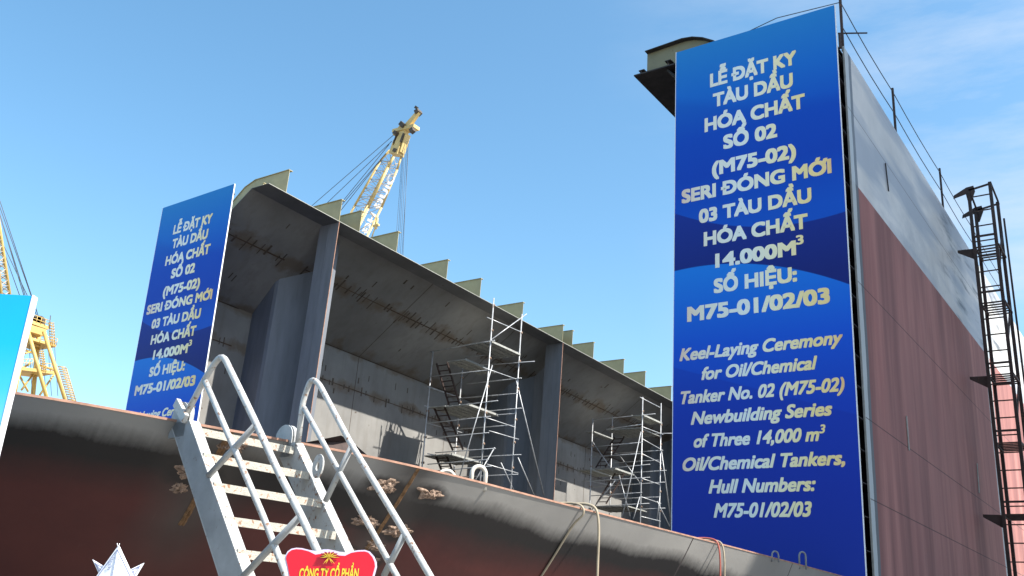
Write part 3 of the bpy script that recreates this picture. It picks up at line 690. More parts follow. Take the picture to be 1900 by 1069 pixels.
d1 = dict(
 std=[('a', (XA, YA), ((467, 42), 'AC')), ('b', (XA, YB), ((618, 108), 'AB')), ('c', (XC, YA), ((162, 318), 'AC')), ('d', (XC, YB), ((325, 392), 'CD'))],
 led=[('AB', (460, 138), (635, 213)), ('AB', (440, 400), (612, 460)), ('AB', (450, 660), (608, 712)), ('AB', (460, 905), (622, 952)),
  ('AC', (500, 258), (162, 318)), ('BD', (630, 318), (342, 345)), ('BD', (708, 368), (330, 395)), ('AC', (475, 412), (160, 447)), ('BD', (640, 455), (355, 485)), ('AC', (517, 573), (245, 605)), ('BD', (640, 612), (320, 640)),
  ('AC', (478, 655), (150, 690)), ('BD', (600, 700), (300, 722)), ('AC', (505, 822), (190, 845)), ('BD', (638, 855), (295, 872)), ('AC', (482, 915), (150, 943)), ('BD', (622, 958), (300, 972)),
  ('AB', (470, 730), (625, 775)), ('BD', (620, 535), (320, 560)), ('AC', (470, 740), (150, 770)), ('BD', (610, 640), (310, 662)), ('AC', (468, 880), (150, 905)), ('CD', (150, 500), (330, 560)), ('CD', (150, 690), (330, 740)), ('CD', (135, 600), (285, 640)), ('CD', (150, 850), (300, 875))],
 brace=[('AB', (667, 120), (478, 258)), ('AB', (488, 388), (318, 965)), ('AB', (500, 818), (393, 1000)), ('AB', (533, 897), (600, 1043)), ('AB', (622, 870), (705, 1065)), ('AB', (612, 465), (757, 1066))],
 plat=[], edge=[], lad=[])
zA = lambda conv, y, x, X, Y: None
def zof(conv, xy, Y): return ony(*conv(*xy), Y).z
z1 = zof(c6, (467, 265), YA); z2 = zof(c6, (345, 357), YA); z3 = zof(c6, (360, 592), YA); z4 = zof(c6, (290, 850), YA)
x2 = ony(*c6(345, 357), YA).x; x3 = ony(*c6(360, 592), YA).x; x3l = ony(*c6(245, 603), YA).x; x2l = ony(*c6(258, 362), YA).x; x1l = ony(*c6(340, 290), YA).x
d1['plat'] = [(XA, x1l, YA-.05, YB+.05, z1), (x2, x2l, YA-.05, YB+.05, z2), (x3, x3l, YA-.05, YB+.05, z3), (XC+.1, XC+.9, YA-.05, YB+.05, ony(*c6(150, 608), YA).z), (XC+.1, XC+1.3, YA-.05, YB+.05, z4)]
d1['edge'] = [(XA+.03, YA, YB, z1), (x2+.02, YA, YB, z2), (x3+.02, YA, YB, z3), (XC+.95, YA, YB, ony(*c6(160, 612), YA).z), (XC+1.35, YA, YB, z4)]
def lad(conv, t, b, Yt, Yb, w): 
    return (ony(*conv(*t), Yt), ony(*conv(*b), Yb), w)
d1['lad'] = [lad(c6, (197, 378), (262, 595), YA+.1, YA+1.3, .52), lad(c6, (185, 612), (282, 832), YA+.1, YA+1.5, .5), lad(c6, (190, 855), (235, 965), YA+.1, YA+.9, .5)]
scaffold('tall tube scaffold tower with mesh platforms and ladders, nearer of the two in the tank', c6, XA, YA, XC, YB, d1)
c7 = lambda x, y: (1000+x/2.485, 560+y/2.485)
XA, XC, YA, YB = -20.5, -23.1, 38.9, 40.75
d2 = dict(
 std=[('a', (XA, YA), ((472, 440), 'AC')), ('b', (XA, YB), ((557, 465), 'AB')), ('c', (XC, YA), ((243, 540), 'AC')), ('d', (XC, YB), ((355, 535), 'CD'))],
 led=[('AB', (465, 440), (557, 487)), ('AB', (475, 520), (568, 560)), ('AB', (472, 575), (572, 612)), ('AB', (472, 630), (570, 685)), ('AB', (475, 815), (555, 842)), ('AB', (470, 990), (560, 1012)),
  ('AC', (537, 517), (243, 545)), ('BD', (612, 607), (478, 609)), ('AC', (478, 565), (310, 588)), ('BD', (572, 685), (345, 700)), ('AC', (478, 648), (220, 672)), ('AC', (512, 750), (300, 770)), ('BD', (588, 778), (365, 792)), ('AC', (512, 810), (200, 828)),
  ('BD', (580, 832), (250, 855)), ('AC', (508, 930), (240, 945)), ('BD', (582, 952), (350, 962)), ('CD', (243, 600), (325, 630)), ('CD', (240, 828), (350, 850)), ('AB', (472, 700), (565, 745)), ('AB', (472, 900), (562, 930)), ('AC', (475, 700), (240, 715)), ('BD', (560, 730), (350, 742)), ('AC', (475, 880), (240, 895)), ('BD', (560, 900), (350, 908))],
 brace=[('AB', (470, 600), (385, 990)), ('AB', (465, 900), (435, 1002)), ('AB', (565, 690), (612, 1036)), ('AB', (545, 920), (602, 1036)), ('AC', (370, 800), (420, 988)), ('AB', (560, 870), (545, 1010)), ('AC', (243, 960), (355, 820)), ('AC', (243, 640), (340, 780)), ('BD', (365, 700), (470, 840))],
 plat=[], edge=[], lad=[])
w1 = zof(c7, (472, 522), YA); w2 = zof(c7, (470, 580), YA); w3 = zof(c7, (350, 768), YA); w4 = zof(c7, (410, 940), YA)
gx = lambda x, y: ony(*c7(x, y), YA).x
d2['plat'] = [(XA, gx(425, 528), YA-.05, YB+.05, w1), (gx(470, 580), gx(310, 592), YA-.05, YB+.05, w2), (XC+.1, XC-.35, YA, YB, zof(c7, (205, 600), YA)), (gx(350, 768), gx(255, 772), YA, YB, w3), (XC, gx(175, 775), YA, YB, w3), (gx(410, 940), gx(240, 945), YA, YB, w4)]
d2['edge'] = [(XA+.03, YA, YB, w1), (gx(425, 528)+.02, YA, YB, w1), (XC+1.0, YA, YB, w2), (gx(350, 768), YA, YB, w3), (XC+.05, YA, YB, w3)]
d2['lad'] = [lad(c7, (350, 625), (262, 765), YA+.9, YA+.2, .5), lad(c7, (352, 790), (265, 932), YA+.9, YA+.2, .5)]
scaffold('shorter tube scaffold tower beside the large banner, farther of the two', c7, XA, YA, XC, YB, d2)

# ------------------------------------------------------------------ access ladder tower on the right
def access_ladder():
    X0, X1, Y0, Y1 = -4.33, -3.76, 28.0, 29.1
    root = empty('access_ladder', ((X0+X1)/2, Y0, 0), 'dark rusty steel ladder tower hanging beside the far shell edge', 'ladder')
    lean = .012
    z0 = -1.6
    top = {0: 12.75, 1: 12.95}
    tops = [(X0, Y0, 12.80), (X1, Y0, 13.02), (X0-.04, Y1, 12.62), (X1, Y1, 12.85)]
    dx = .18
    for (x, y, zt) in tops:
        mb = MB(); mb.bar((x+.02, y, z0), (x-.05, y, zt), .085, .07, (0, 1, 0)); mb.build('upright', 'ladderiron', root)
    for z in [12.95-.46*k for k in range(30)]:
        mb = MB(); mb.bar((X0-.02, Y0, z-.3), (X1-.02, Y0, z-.3), .03, .03); mb.build('rung', 'ladderiron', root)
    for k, z in enumerate([ony(1822, 458, 28).z, ony(1835, 562, 28).z, ony(1855, 695, 28).z, ony(1862, 822, 28).z, ony(1870, 955, 28).z, .6]):
        mb = MB()
        for j in range(6): yy = Y0+(Y1-Y0)*j/5; mb.bar((X0, yy, z), (X1, yy, z), .05, .03)
        mb.bar((X0-.03, Y0-.02, z+.32), (X1, Y0-.02, z+.32), .05, .05); mb.bar((X0-.03, Y0, z), (X0-.03, Y1, z), .05, .06); mb.bar((X1, Y0, z), (X1, Y1, z), .05, .06); mb.build('platform', 'ladderiron', root)
        if k % 2 == 0:
            mb = MB(); mb.prism([(X0-.02, Y0+.05, z), (X0-.5, Y0+.05, z+.02), (X0-.5, Y0+.05, z-.05), (X0-.02, Y0+.05, z-.35)], (0, .04, 0)); mb.build('bracket', 'ladderiron', root)
    # hooks at the top
    for y, zt in ((Y0, 12.8), (Y1, 12.62)):
        mb = MB(); x = X0-.05
        mb.prism([(x-.42, y-.01, zt-.10), (x-.40, y-.01, zt+.0), (x-.05, y-.01, zt+.18), (x+.14, y-.01, zt+.2), (x+.17, y-.01, zt+.02), (x+.04, y-.01, zt-.3), (x-.04, y-.01, zt-.3), (x-.08, y-.01, zt-.02)], (0, .03, 0))
        mb.bar((x, y+.01, zt+.08), (X1, y+.01, zt+.18), .04, .05); mb.build('hook', 'ladderiron', root)
    for a, b in [((X0-.03, Y0, 12.9), (X0-.05, Y1, 12.7)), ((X1-.03, Y0, 13.0), (X1-.03, Y1, 12.85))]+[((X1-.02, Y0, zc), (X1-.02, Y1, zc+1.4)) for zc in (10.5, 8.3, 6.1, 3.9)]:
        mb = MB(); mb.bar(a, b, .045, .045); mb.build('side_brace', 'ladderiron', root)
    # back-guard strips
    for i, x in enumerate((X1+.16,)):
        mb = MB(); mb.bar((x+.03, Y1, z0), (x-.09, Y1, 12.3), .04, .05); mb.build('guard_strip', 'ladderiron', root)
    return root
access_ladder()

# ------------------------------------------------------------------ hoses, rings, small things on the hull edge
def hang(yy, zend, mat, label, sway=0.0, hug=False, r=.016, inb=.45, lift=.10):
    p, n = hull_pt(yy, 0)
    pts = [p-n*inb+V((0, -.25, -.1)), p-n*inb*.6+V((0, -.12, lift*.55)), p-n*.12+V((0, 0, lift)), p+n*.02+V((0, .02, lift*.6)), p+n*.05+V((0, .03, -.05))]
    if hug:
        for v in (.15, .4, .7, 1.0, 1.4, 1.8):
            q, nn = hull_n(yy+.02-sway*v, v); pts.append(q+nn*(r+.004))
    else:
        z = -.2
        while ZE+z > zend: pts.append(p+n*(.07+.01*math.sin(z*3))+V((0, .03+sway*z, z))); z -= .3
    pts = smooth_poly(pts, .2, 4)
    mb = MB(); mb.tube(pts, r, 8); o = mb.build('hose', mat); tag(o, label, 'hose', 'hoses hanging over the hull edge'); return o
hang(8.28, -1.5, 'hose', 'thin tan hose lying against the hull below the far scaffold, left of its twin', hug=True, r=.011, lift=.06)
hang(8.53, -1.55, 'hose', 'tan hose hanging free over the hull edge below the far scaffold, right of its twin', r=.014, lift=.09)
hang(11.3, -1.55, 'redhose', 'red hose hanging over the hull edge in front of the large banner', r=.011, lift=.06)
hang(11.42, -1.55, 'hose', 'yellowish hose hanging beside the red hose in front of the large banner', r=.011, lift=.05)
def arch(px, py, w, h, mat, r, name, label, cat, group):
    # small bent tube standing just inside the hull edge
    c = onz(px, py, ZE+.0); c = V((c.x-.16, c.y, 1.15)); top = h+.07
    d = V((.5, .86, 0)); pts = [c-d*w/2]
    for k in range(13): a = math.pi*k/12; pts.append(c-d*(w/2)*math.cos(a)+V((0, 0, top-w/2+math.sin(a)*w/2)))
    pts.append(c+d*w/2); mb = MB(); mb.tube(pts, r, 8); o = mb.build(name, mat); tag(o, label, cat, group)
arch(915, 897, .13, .13, 'ringpaint', .019, 'hose_loop', 'upright cream hose loop on the hull edge below the near scaffold', 'hose loop', None)
arch(857, 884, .15, .035, 'ringpaint', .016, 'hose_loop', 'low cream hose loop just showing above the hull edge, left of the taller loop', 'hose loop', None)
arch(1510, 1050, .12, .17, 'flange', .014, 'bent_pipe', 'bent grey pipe standing at the hull edge before the large banner, taller right one', 'pipe', None)
arch(1460, 1036, .11, .07, 'flange', .012, 'bent_pipe', 'low bent grey pipe at the hull edge before the large banner, left one', 'pipe', None)
# tent-like brown cover plate just behind the edge
tp = [onz(562, 822, 1.28), onz(633, 808, 1.40), onz(652, 819, 1.40), onz(697, 858, 1.22)]
mb = MB()
back = V((-.55, .25, -.10))
mb.prism([tp[0], tp[1], tp[2], tp[3], tp[3]-V((0, 0, .3)), tp[0]-V((0, 0, .3))], back)
rt = mb.build('cover_plate', 'tar'); tag(rt, 'dark brown folded cover plate standing behind the hull edge by the stair', 'cover plate')

# ------------------------------------------------------------------ cranes
def lattice(root, A, B, mat, chord_r, lace_r, nseg, nm='chord'):
    """A,B: lists of four corner points (ends); chords + zigzag lacing on four faces"""
    for a, b in zip(A, B):
        mb = MB(); mb.tube([a, b], chord_r, 6); mb.build(nm, mat, root)
    mb = MB()
    for f in range(4):
        a0_, b0_ = A[f], B[f]; a1_, b1_ = A[(f+1) % 4], B[(f+1) % 4]
        for i in range(nseg):
            t0, t1 = i/nseg, (i+1)/nseg; tm = (t0+t1)/2
            mb.tube([a0_.lerp(b0_, t0), a1_.lerp(b1_, tm)], lace_r, 4); mb.tube([a1_.lerp(b1_, tm), a0_.lerp(b0_, t1)], lace_r, 4)
            mb.tube([a0_.lerp(b0_, t0), a1_.lerp(b1_, t0)], lace_r*.8, 4)
    return mb.build('lacing', 'lacing', root)
cr = empty('lattice_boom_crane', (-75, 70, -1.6), 'pale yellow lattice boom crane rising behind the open tank block', 'crane', 'yellow yard cranes')
Yc = 70
def sec(l, m_, r_): 
    Lp, Mp, Rp = ony(*l, Yc+1.0), ony(*m_, Yc-1.0), ony(*r_, Yc+.4); return [Lp, Mp, Rp, Lp+Rp-Mp]
S0 = sec((723, 279), (731, 291), (745, 289)); S1 = sec((706, 298), (720, 311), (737, 315)); S2 = sec((658, 382), (683, 387), (708, 385))
S3 = [a+(b-a)*2.4 for a, b in zip([sum((q for q in S1), V())/4]*4, S2)]
ax = (sum(S2, V())/4-sum(S1, V())/4); kk = (3.0-(sum(S2, V())/4).z)/ax.z; S3 = [p+ax*kk for p in S2]
lattice(cr, S1, S0, 'cranepaint', .12, .04, 1); lattice(cr, S2, S1, 'cranepaint', .13, .035, 5); lattice(cr, S3, S2, 'cranepaint', .13, .035, 16)
# boom head
h0 = sum(S0, V())/4
def bx4(mb, P0, P1, w0, w1, d=1.0):
    a = P1-P0; r = a.cross(V((0, 1, 0))).normalized(); f = V((0, 1, 0)); A = [P0+r*w0*i/2+f*d*j/2 for i, j in ((-1, -1), (1, -1), (1, 1), (-1, 1))]; B = [P1+r*w1*i/2+f*d*j/2 for i, j in ((-1, -1), (1, -1), (1, 1), (-1, 1))]
    mb.add(A+B, [(0, 3, 2, 1), (4, 5, 6, 7), (0, 1, 5, 4), (1, 2, 6, 5), (2, 3, 7, 6), (3, 0, 4, 7)])
q = lambda x, y, d=0: ony(x, y, Yc+d)
mb = MB(); bx4(mb, q(735, 284), q(751, 242), .9, .75, .7); bx4(mb, q(735, 288), q(740, 274), 1.35, 1.2, 1.1); bx4(mb, q(728, 282), q(735, 262), .12, .12, .8); bx4(mb, q(746, 284), q(757, 250), .12, .12, .8); hd = mb.build('boom_head', 'cranepaint', cr)
mb = MB(); bx4(mb, q(734, 268), q(741, 250), .16, .14, .85); bx4(mb, q(744, 264, -.4), q(750, 248, -.4), .2, .2, .3); bx4(mb, q(733, 283, -.4), q(736, 277, -.4), .5, .5, .5); mb.build('grime_panel', 'cranedark', hd)
mb = MB(); bx4(mb, q(752, 240), q(777, 208), .85, .42, .4); mb.build('boom_tip', 'cranepaint', cr)
mb = MB(); bx4(mb, q(733, 246), q(773, 236), .38, .38, 1.0); bx4(mb, q(732, 252), q(750, 230), .2, .2, .6); mb.build('head_platform', 'cranepaint', cr)
mb = MB(); bx4(mb, q(762, 245, -.6), q(768, 240, -.6), .5, .5, .5); bx4(mb, q(733, 250, -.6), q(736, 244, -.6), .5, .4, .5); bx4(mb, q(744, 229, -.5), q(750, 235, -.5), .5, .5, .5); bx4(mb, q(773, 211), q(779, 206), .5, .4, .8); mb.build('sheave_block', 'cranedark', cr)
mb = MB(); mb.tube([q(779, 207), q(772, 197)], .05, 5); mb.bar(q(771, 199), q(774, 201), .3, .3); mb.build('wind_vane', 'cranedark', cr)
mb = MB(); bx4(mb, q(697, 425), q(700, 404), .22, .18, .25); bx4(mb, q(693, 420), q(703, 417), .2, .2, .3); mb.tube([q(690, 440), q(700, 412)], .07, 5); mb.build('jib_stop', 'cranepaint', cr)
# boom lettering between mid and right chords
ml, mrr = (S2[1]+(S1[1]-S2[1])*-.55), (S1[1]-S2[1]); e1 = mrr.normalized(); e2 = (S2[2]-S2[1]); e2 = (e2-e1*e2.dot(e1)).normalized(); e3 = e1.cross(e2)
fr = Matrix.Identity(4)
org = ml+e2*.35+e3*.05
for i in range(3):
    fr[i][0] = e1[i]; fr[i][2] = -e2[i]; fr[i][1] = e3[i]; fr[i][3] = org[i]-cr.location[i]
put_text('ĐH ĐUIC', .1, 7.2, -1.05, .88, 0, 'letterwhite', cr, .05, 0, .06, 1.1, fr)
for (a, b) in (((731, 250), (560, 398)), ((727, 262), (570, 412)), ((722, 268), (590, 430)), ((716, 285), (600, 420)), ((712, 290), (606, 424))):
    A = q(*a); B = q(*b, 4); mb = MB(); D = B-A; mb.tube([A, A+D*2.2], .045, 4); mb.build('pendant_cable', 'cable', cr)
for (a, b) in (((757, 262), (748, 470)), ((755, 262), (743, 470)), ((759, 258), (746, 470)), ((748, 285), (737, 470)), ((746, 290), (733, 470)), ((751, 275), (740, 470))):
    A = q(*a); D = q(*b)-A; mb = MB(); mb.tube([A, A+D*1.5], .028, 4); mb.build('hoist_rope', 'cable', cr)
bs = sum(S3, V())/4
mb = MB(); mb.box((bs.x-7, Yc-2, 0), (bs.x+1.5, Yc+2.5, 3.2)); mb.build('machine_house', 'cranepaint', cr)
mb = MB(); mb.box((bs.x+.2, Yc-3.2, .2), (bs.x+2.2, Yc-2.05, 2.6)); mb.build('cab', 'letterwhite', cr)
for dy in (-2.6, 2.4):
    mb = MB(); mb.prism([(bs.x-6, Yc+dy, -1.6), (bs.x+2, Yc+dy, -1.6), (bs.x+2.8, Yc+dy, -.9), (bs.x+2.2, Yc+dy, -.2), (bs.x-6.2, Yc+dy, -.2), (bs.x-6.8, Yc+dy, -.9)], (0, 1, 0)); mb.build('crawler_track', 'cranedark', cr)

# left crane: A-frame mast with platforms, plus boom at the frame's edge
c2 = empty('portal_crane', (-60, 31, -1.6), 'orange yellow crane with A-frame mast and ladder at the left, beyond the hull edge', 'crane', 'yellow yard cranes')
cz = lambda x, y, d=0.0: onx(x/3.819, 520+y/3.819, -60-d)
def leg(a, b, r=.125, d=0., mat='craneorange', nm='mast_leg'):
    A = cz(*a, d); B = cz(*b, d); mb = MB(); mb.tube([A, B+(B-A)*.35], r, 8); return mb.build(nm, mat, c2)
leg((195, 350), (330, 830)); leg((310, 360), (465, 860)); leg((280, 330), (235, 800), .15, 1.4); leg((195, 380), (95, 800), .13, 2.6); leg((150, 560), (105, 780), .15, 0)
def flat(a, b, w, h, d=0., mat='craneorange', nm='platform', dd=2.4):
    mb = MB(); A = cz(*a, d); B = cz(*b, d); off = V((-dd, 0, 0)); u = V((0, 0, h/2))
    mb.prism([A-u, B-u, B+u, A+u], off); return mb.build(nm, mat, c2)
flat((195, 285), (345, 338), 2, .22); flat((205, 408), (398, 466), 2, .16); flat((130, 622), (392, 655), 2, .20)
mb = MB(); A = cz(200, 335); B = cz(325, 372); mb.prism([A-V((0, 0, .22)), B-V((0, 0, .22)), B+V((0, 0, .22)), A+V((0, 0, .22))], (-2.2, 0, 0)); mb.build('head_beam', 'craneorange', c2)
for x in (225, 262, 285):
    mb = MB(); c = cz(x, 292, .3); mb.tube([c, c+V((-1.5, 0, 0))], .38, 14); mb.build('sheave', 'cranedark', c2)
mb = MB()
for a, b in (((140, 530), (225, 505)), ((160, 485), (225, 515)), ((150, 780), (235, 665)), ((280, 815), (385, 665)), ((275, 600), (395, 640)), ((215, 590), (130, 640)), ((120, 640), (200, 790)), ((130, 700), (95, 600)), ((200, 440), (285, 470))):
    mb.tube([cz(*a, .6), cz(*b, .6)], .07, 5)
mb.build('cross_brace', 'craneorange', c2)
def rail(a, b, n, h, d=0.):
    mb = MB(); A = cz(*a, d); B = cz(*b, d)
    for hh in (h, h*.5): mb.tube([A+V((0, 0, hh)), B+V((0, 0, hh))], .025, 4)
    for i in range(n+1): P_ = A.lerp(B, i/n); mb.tube([P_, P_+V((0, 0, h))], .025, 4)
    mb.build('guard_rail', 'craneorange', c2)
rail((195, 280), (345, 334), 5, .45); rail((280, 440), (398, 462), 3, .45); rail((130, 615), (225, 612), 4, .5); rail((290, 640), (390, 650), 3, .5)
# caged ladders
def cage(a, b, n, w, d=0.):
    mb = MB(); A = cz(*a, d); B = cz(*b, d); s = V((0, w, 0))
    for k in (0, .5, 1): mb.tube([A+s*k, B+s*k], .025, 4)
    for i in range(n+1): P_ = A.lerp(B, i/n); mb.tube([P_, P_+s], .03, 4); mb.tube([P_, P_+s*.5+V((.35, 0, 0)), P_+s], .02, 4)
    mb.build('caged_ladder', 'craneorange', c2)
cage((412, 610), (485, 860), 14, .6); cage((345, 300), (355, 460), 8, .35); cage((275, 500), (295, 640), 8, .3)
mb = MB(); mb.tube([cz(350, 345), cz(358, 250)], .03, 4); mb.build('antenna', 'cranedark', c2)
b8 = lambda x, y, d=0.0: onx(x/2.607, 350+y/2.607, -60-d)
A4 = [b8(2, 215), b8(-30, 215, 2.0), b8(-60, 215, 0), b8(-30, 215, -1)]; B4 = [b8(46, 505), b8(5, 505, 2.0), b8(-30, 505, 0), b8(5, 505, -1)]
A4 = [p+(p-r_)*1.6 for p, r_ in zip(A4, B4)]; 
B4e = [p+(p-r_)*.35 for p, r_ in zip(B4, [a.lerp(b, .5) for a, b in zip(A4, B4)])]
lattice(c2, A4, B4e, 'craneorange', .10, .04, 16, 'boom_chord')
for a, b in (((0, 90), (195, 645)), ((8, 150), (160, 640)), ((12, 170), (140, 600)), ((25, 320), (110, 560)), ((30, 300), (185, 630)), ((0, 60), (180, 600))):
    A = b8(*a, .8); B = b8(*b, .8); mb = MB(); mb.tube([A+(A-B)*.4, B], .028, 4); mb.build('stay_cable', 'cable', c2)
for x in (300, 340, 385, 205):
    mb = MB(); mb.tube([cz(x, 440, 1.2), cz(x+25, 820, 1.2)], .02, 4); mb.build('hoist_rope', 'cable', c2)
mb = MB(); mb.box((-64.5, 28.5, -1.6), (-59.5, 36, 8)); mb.build('machine_house', 'craneorange', c2)

# ------------------------------------------------------------------ foreground: cyan backdrop, red sign, paper star
rr = V((.822, .569, 0)); nn = V((.569, -.822, 0))   # right, toward camera
cb0 = onpl(60, 549, -nn*5, nn)
root = empty('backdrop_board', (cb0.x-rr.x*1.2, cb0.y-rr.y*1.2, -1.6), 'bright cyan printed backdrop board cut by the left frame edge', 'backdrop')
mb = MB(); zt = cb0.z
mb.prism([cb0, cb0-rr*2.6+V((0, 0, .0)), cb0-rr*2.6-V((0, 0, zt+1.5)), cb0-V((0, 0, zt+1.5))], -nn*.04)
o = mb.build('printed_panel', 'cyan', root); 
for v in o.data.vertices: v.co.z += -1.6
o.location.z = 1.6
mb = MB(); mb.prism([cb0+rr*.008+V((0, 0, .004))+nn*.003, cb0+nn*.003+V((0, 0, .004)), cb0-V((0, 0, zt+1.5))+nn*.003, cb0+rr*.008-V((0, 0, zt+1.5))+nn*.003], -nn*.05); mb.build('panel_trim', 'letterwhite', root)
mb = MB()
for k in (.4, 2.2): mb.bar(cb0-rr*k-nn*.06-V((0, 0, .1)), V((cb0.x, cb0.y, -1.6))-rr*k-nn*.06, .05, .05, tuple(nn))
mb.build('support_post', 'galv', root)

# red sign
Ds = 3.4; so = onpl(612, 1069, -nn*Ds, nn)
def sp(x, y, off=0.0): return onpl(500+x/8.636, 980+y/8.636, -nn*Ds, nn)+nn*off
sg = empty('congratulation_sign', (so.x, so.y, -1.6), 'red shaped card sign with lilac border and yellow lettering at the bottom edge', 'sign')
topc = [(245, 500), (250, 445), (290, 372), (350, 330), (430, 314), (520, 320), (640, 350), (740, 366), (800, 356), (870, 340), (950, 340), (1050, 360), (1130, 380), (1210, 385), (1310, 372), (1420, 354), (1530, 350), (1600, 373), (1670, 450), (1708, 540), (1716, 620), (1695, 700), (1672, 780), (1655, 870)]
botc = [(1690, 960), (1716, 1050), (1705, 1150), (1640, 1250), (1520, 1290), (1350, 1275), (1150, 1250), (980, 1270), (820, 1250), (600, 1275), (430, 1290), (320, 1240), (255, 1140), (245, 1040), (275, 960), (305, 870), (300, 770), (270, 610)]
pts = topc+botc
mb = MB(); mb.prism([sp(*p) for p in pts], -nn*.012); mb.build('card', 'signwhite', sg)
cx_, cy_ = 980, 800
inner = []
for i, p in enumerate(pts):
    a = V((*pts[i-1], 0)); b = V((*pts[(i+1) % len(pts)], 0)); d = (b-a).normalized(); nrm = V((-d.y, d.x, 0)); w = 24
    if 740 <= p[0] <= 1210 and p[1] < 400: w = 60
    q_ = V((*p, 0))+nrm*w; inner.append((q_.x, q_.y))
mb = MB(); mb.prism([sp(*p, .003) for p in inner], -nn*.002); mb.build('red_field', 'signred', sg)
mb = MB()
def petal(cx, cy, ang, l, w, off): 
    a = math.radians(ang); dx, dy = math.cos(a), math.sin(a)
    P_ = [(cx, cy), (cx+dx*l*.5-dy*w, cy+dy*l*.5+dx*w), (cx+dx*l, cy+dy*l), (cx+dx*l*.5+dy*w, cy+dy*l*.5-dx*w)]
    mb.prism([sp(*k, off) for k in P_], -nn*.002)
for an, l in ((-175, 150), (-155, 150), (-130, 120), (-90, 95), (-50, 120), (-25, 150), (-5, 180)): petal(965, 470, an, l, 34, .010)
mb.build('bow', 'bowred', sg)
mb = MB()
for an, l, w in ((-165, 130, 6), (-142, 125, 7), (-110, 90, 7), (-70, 90, 7), (-38, 125, 7), (-15, 150, 6), (2, 175, 5), (178, 150, 5), (130, 150, 5), (115, 120, 5), (65, 110, 5), (50, 140, 5)): petal(965, 470, an, l, w, .014)
mb.build('bow_ribbon', 'signyellow', sg)
ex = (sp(1420, 790)-sp(470, 790)); wl = ex.length; ex.normalize(); ez = V((0, 0, 1)); org = sp(470, 810, .004)
fr = Matrix.Identity(4); eyv = -nn
for i in range(3): fr[i][0] = ex[i]; fr[i][2] = ez[i]; fr[i][1] = eyv[i]; fr[i][3] = org[i]-sg.location[i]
put_text('CÔNG TY CỔ PHẦN', 0, wl, 0, .033, 0, 'signyellow', sg, .03, 0, .002, 1.0, fr)
mb = MB(); mb.bar(sp(980, 700, -.02), V((sp(980, 700).x, sp(980, 700).y, -1.6))-nn*.02, .03, .03, tuple(nn)); mb.build('post', 'wood', sg)
mb = MB(); c = V((so.x, so.y, -1.6))-nn*.02; mb.tube([c, c+V((0, 0, .03))], .16, 20); mb.build('foot', 'wood', sg)

# paper star
Dp = 3.0
def stp_(x, y, off=0.0): return onpl(x, y, -nn*Dp, nn)+nn*off
ctr = (220, 1090)
pc = stp_(*ctr)
star = empty('paper_star', (pc.x, pc.y, -1.6), 'white folded paper star with fine blue ornament at the bottom left', 'paper star')
def spike(cx, cy, tx, ty, hw, off, ridge, name='star_point', ink=True):
    c0 = V((cx, cy, 0)); t0 = V((tx, ty, 0)); d = (t0-c0).normalized(); s = V((-d.y, d.x, 0)); l = (t0-c0).length
    Tp = stp_(tx, ty, off); A_ = c0+s*hw; B_ = c0-s*hw; K = c0-d*l*.3
    a = stp_(A_.x, A_.y, off); b = stp_(B_.x, B_.y, off); cc = stp_(cx, cy, off+ridge); kk_ = stp_(K.x, K.y, off)
    mb = MB(); mb.add([Tp, a, cc, b, kk_], [(0, 1, 2), (0, 2, 3), (1, 4, 2), (2, 4, 3)]); bk = -nn*.006
    mb.add([Tp+bk, a+bk, b+bk, kk_+bk], [(0, 2, 1), (1, 2, 3)]); mb.add([Tp, a, Tp+bk, a+bk, b, b+bk], [(0, 1, 3, 2), (0, 2, 5, 4)])
    o = mb.build(name, 'paper', star)
    if ink:
        mi = MB(); e = nn*.0016
        def ln(p, q_, w=.0012): mi.bar(p+e, q_+e, w, .0012, tuple(nn))
        T2 = Tp.lerp(cc, .12); a2 = a.lerp(cc, .10).lerp(Tp, .02); b2 = b.lerp(cc, .10)
        ln(T2, a2); ln(T2, b2); ln(T2, cc)
        for side in (a, b):
            for k in range(5):
                base = Tp.lerp(cc, .38+.07*k).lerp(Tp.lerp(side, .42+.07*k), .35+.08*(k % 3)); pts = []
                for j in range(7):
                    an = j*.9+k; rr_ = .0052*(1-j/9); pts.append(base+rr*math.cos(an)*rr_+V((0, 0, 1))*math.sin(an)*rr_+e*1.2)
                mi.tube(pts, .0006, 4)
        mi.build('ornament', 'ink', o)
for tx, ty, hw in ((174, 1039, 22), (269, 1045, 20), (140, 1090, 20), (300, 1090, 20), (165, 1150, 20), (275, 1150, 20)):
    spike(*ctr, tx, ty, hw, .010, .012)
spike(220, 1078, 226, 1013, 38, .026, .024); spike(220, 1100, 220, 1170, 38, .026, .024); 
mb = MB(); mb.tube([stp_(225, 1016, .028), stp_(224.6, 1009.5, .03)], .0012, 4); mb.tube([stp_(227, 1016, .028), stp_(229, 1010, .03)], .0012, 4); mb.build('paper_tip', 'paper', star)
mb = MB(); mb.tube([V((pc.x, pc.y, pc.z-.05)), V((pc.x, pc.y, -1.6))], .008, 8); mb.tube([V((pc.x, pc.y, -1.6)), V((pc.x, pc.y, -1.57))], .12, 16); mb.build('stick', 'wood', star)

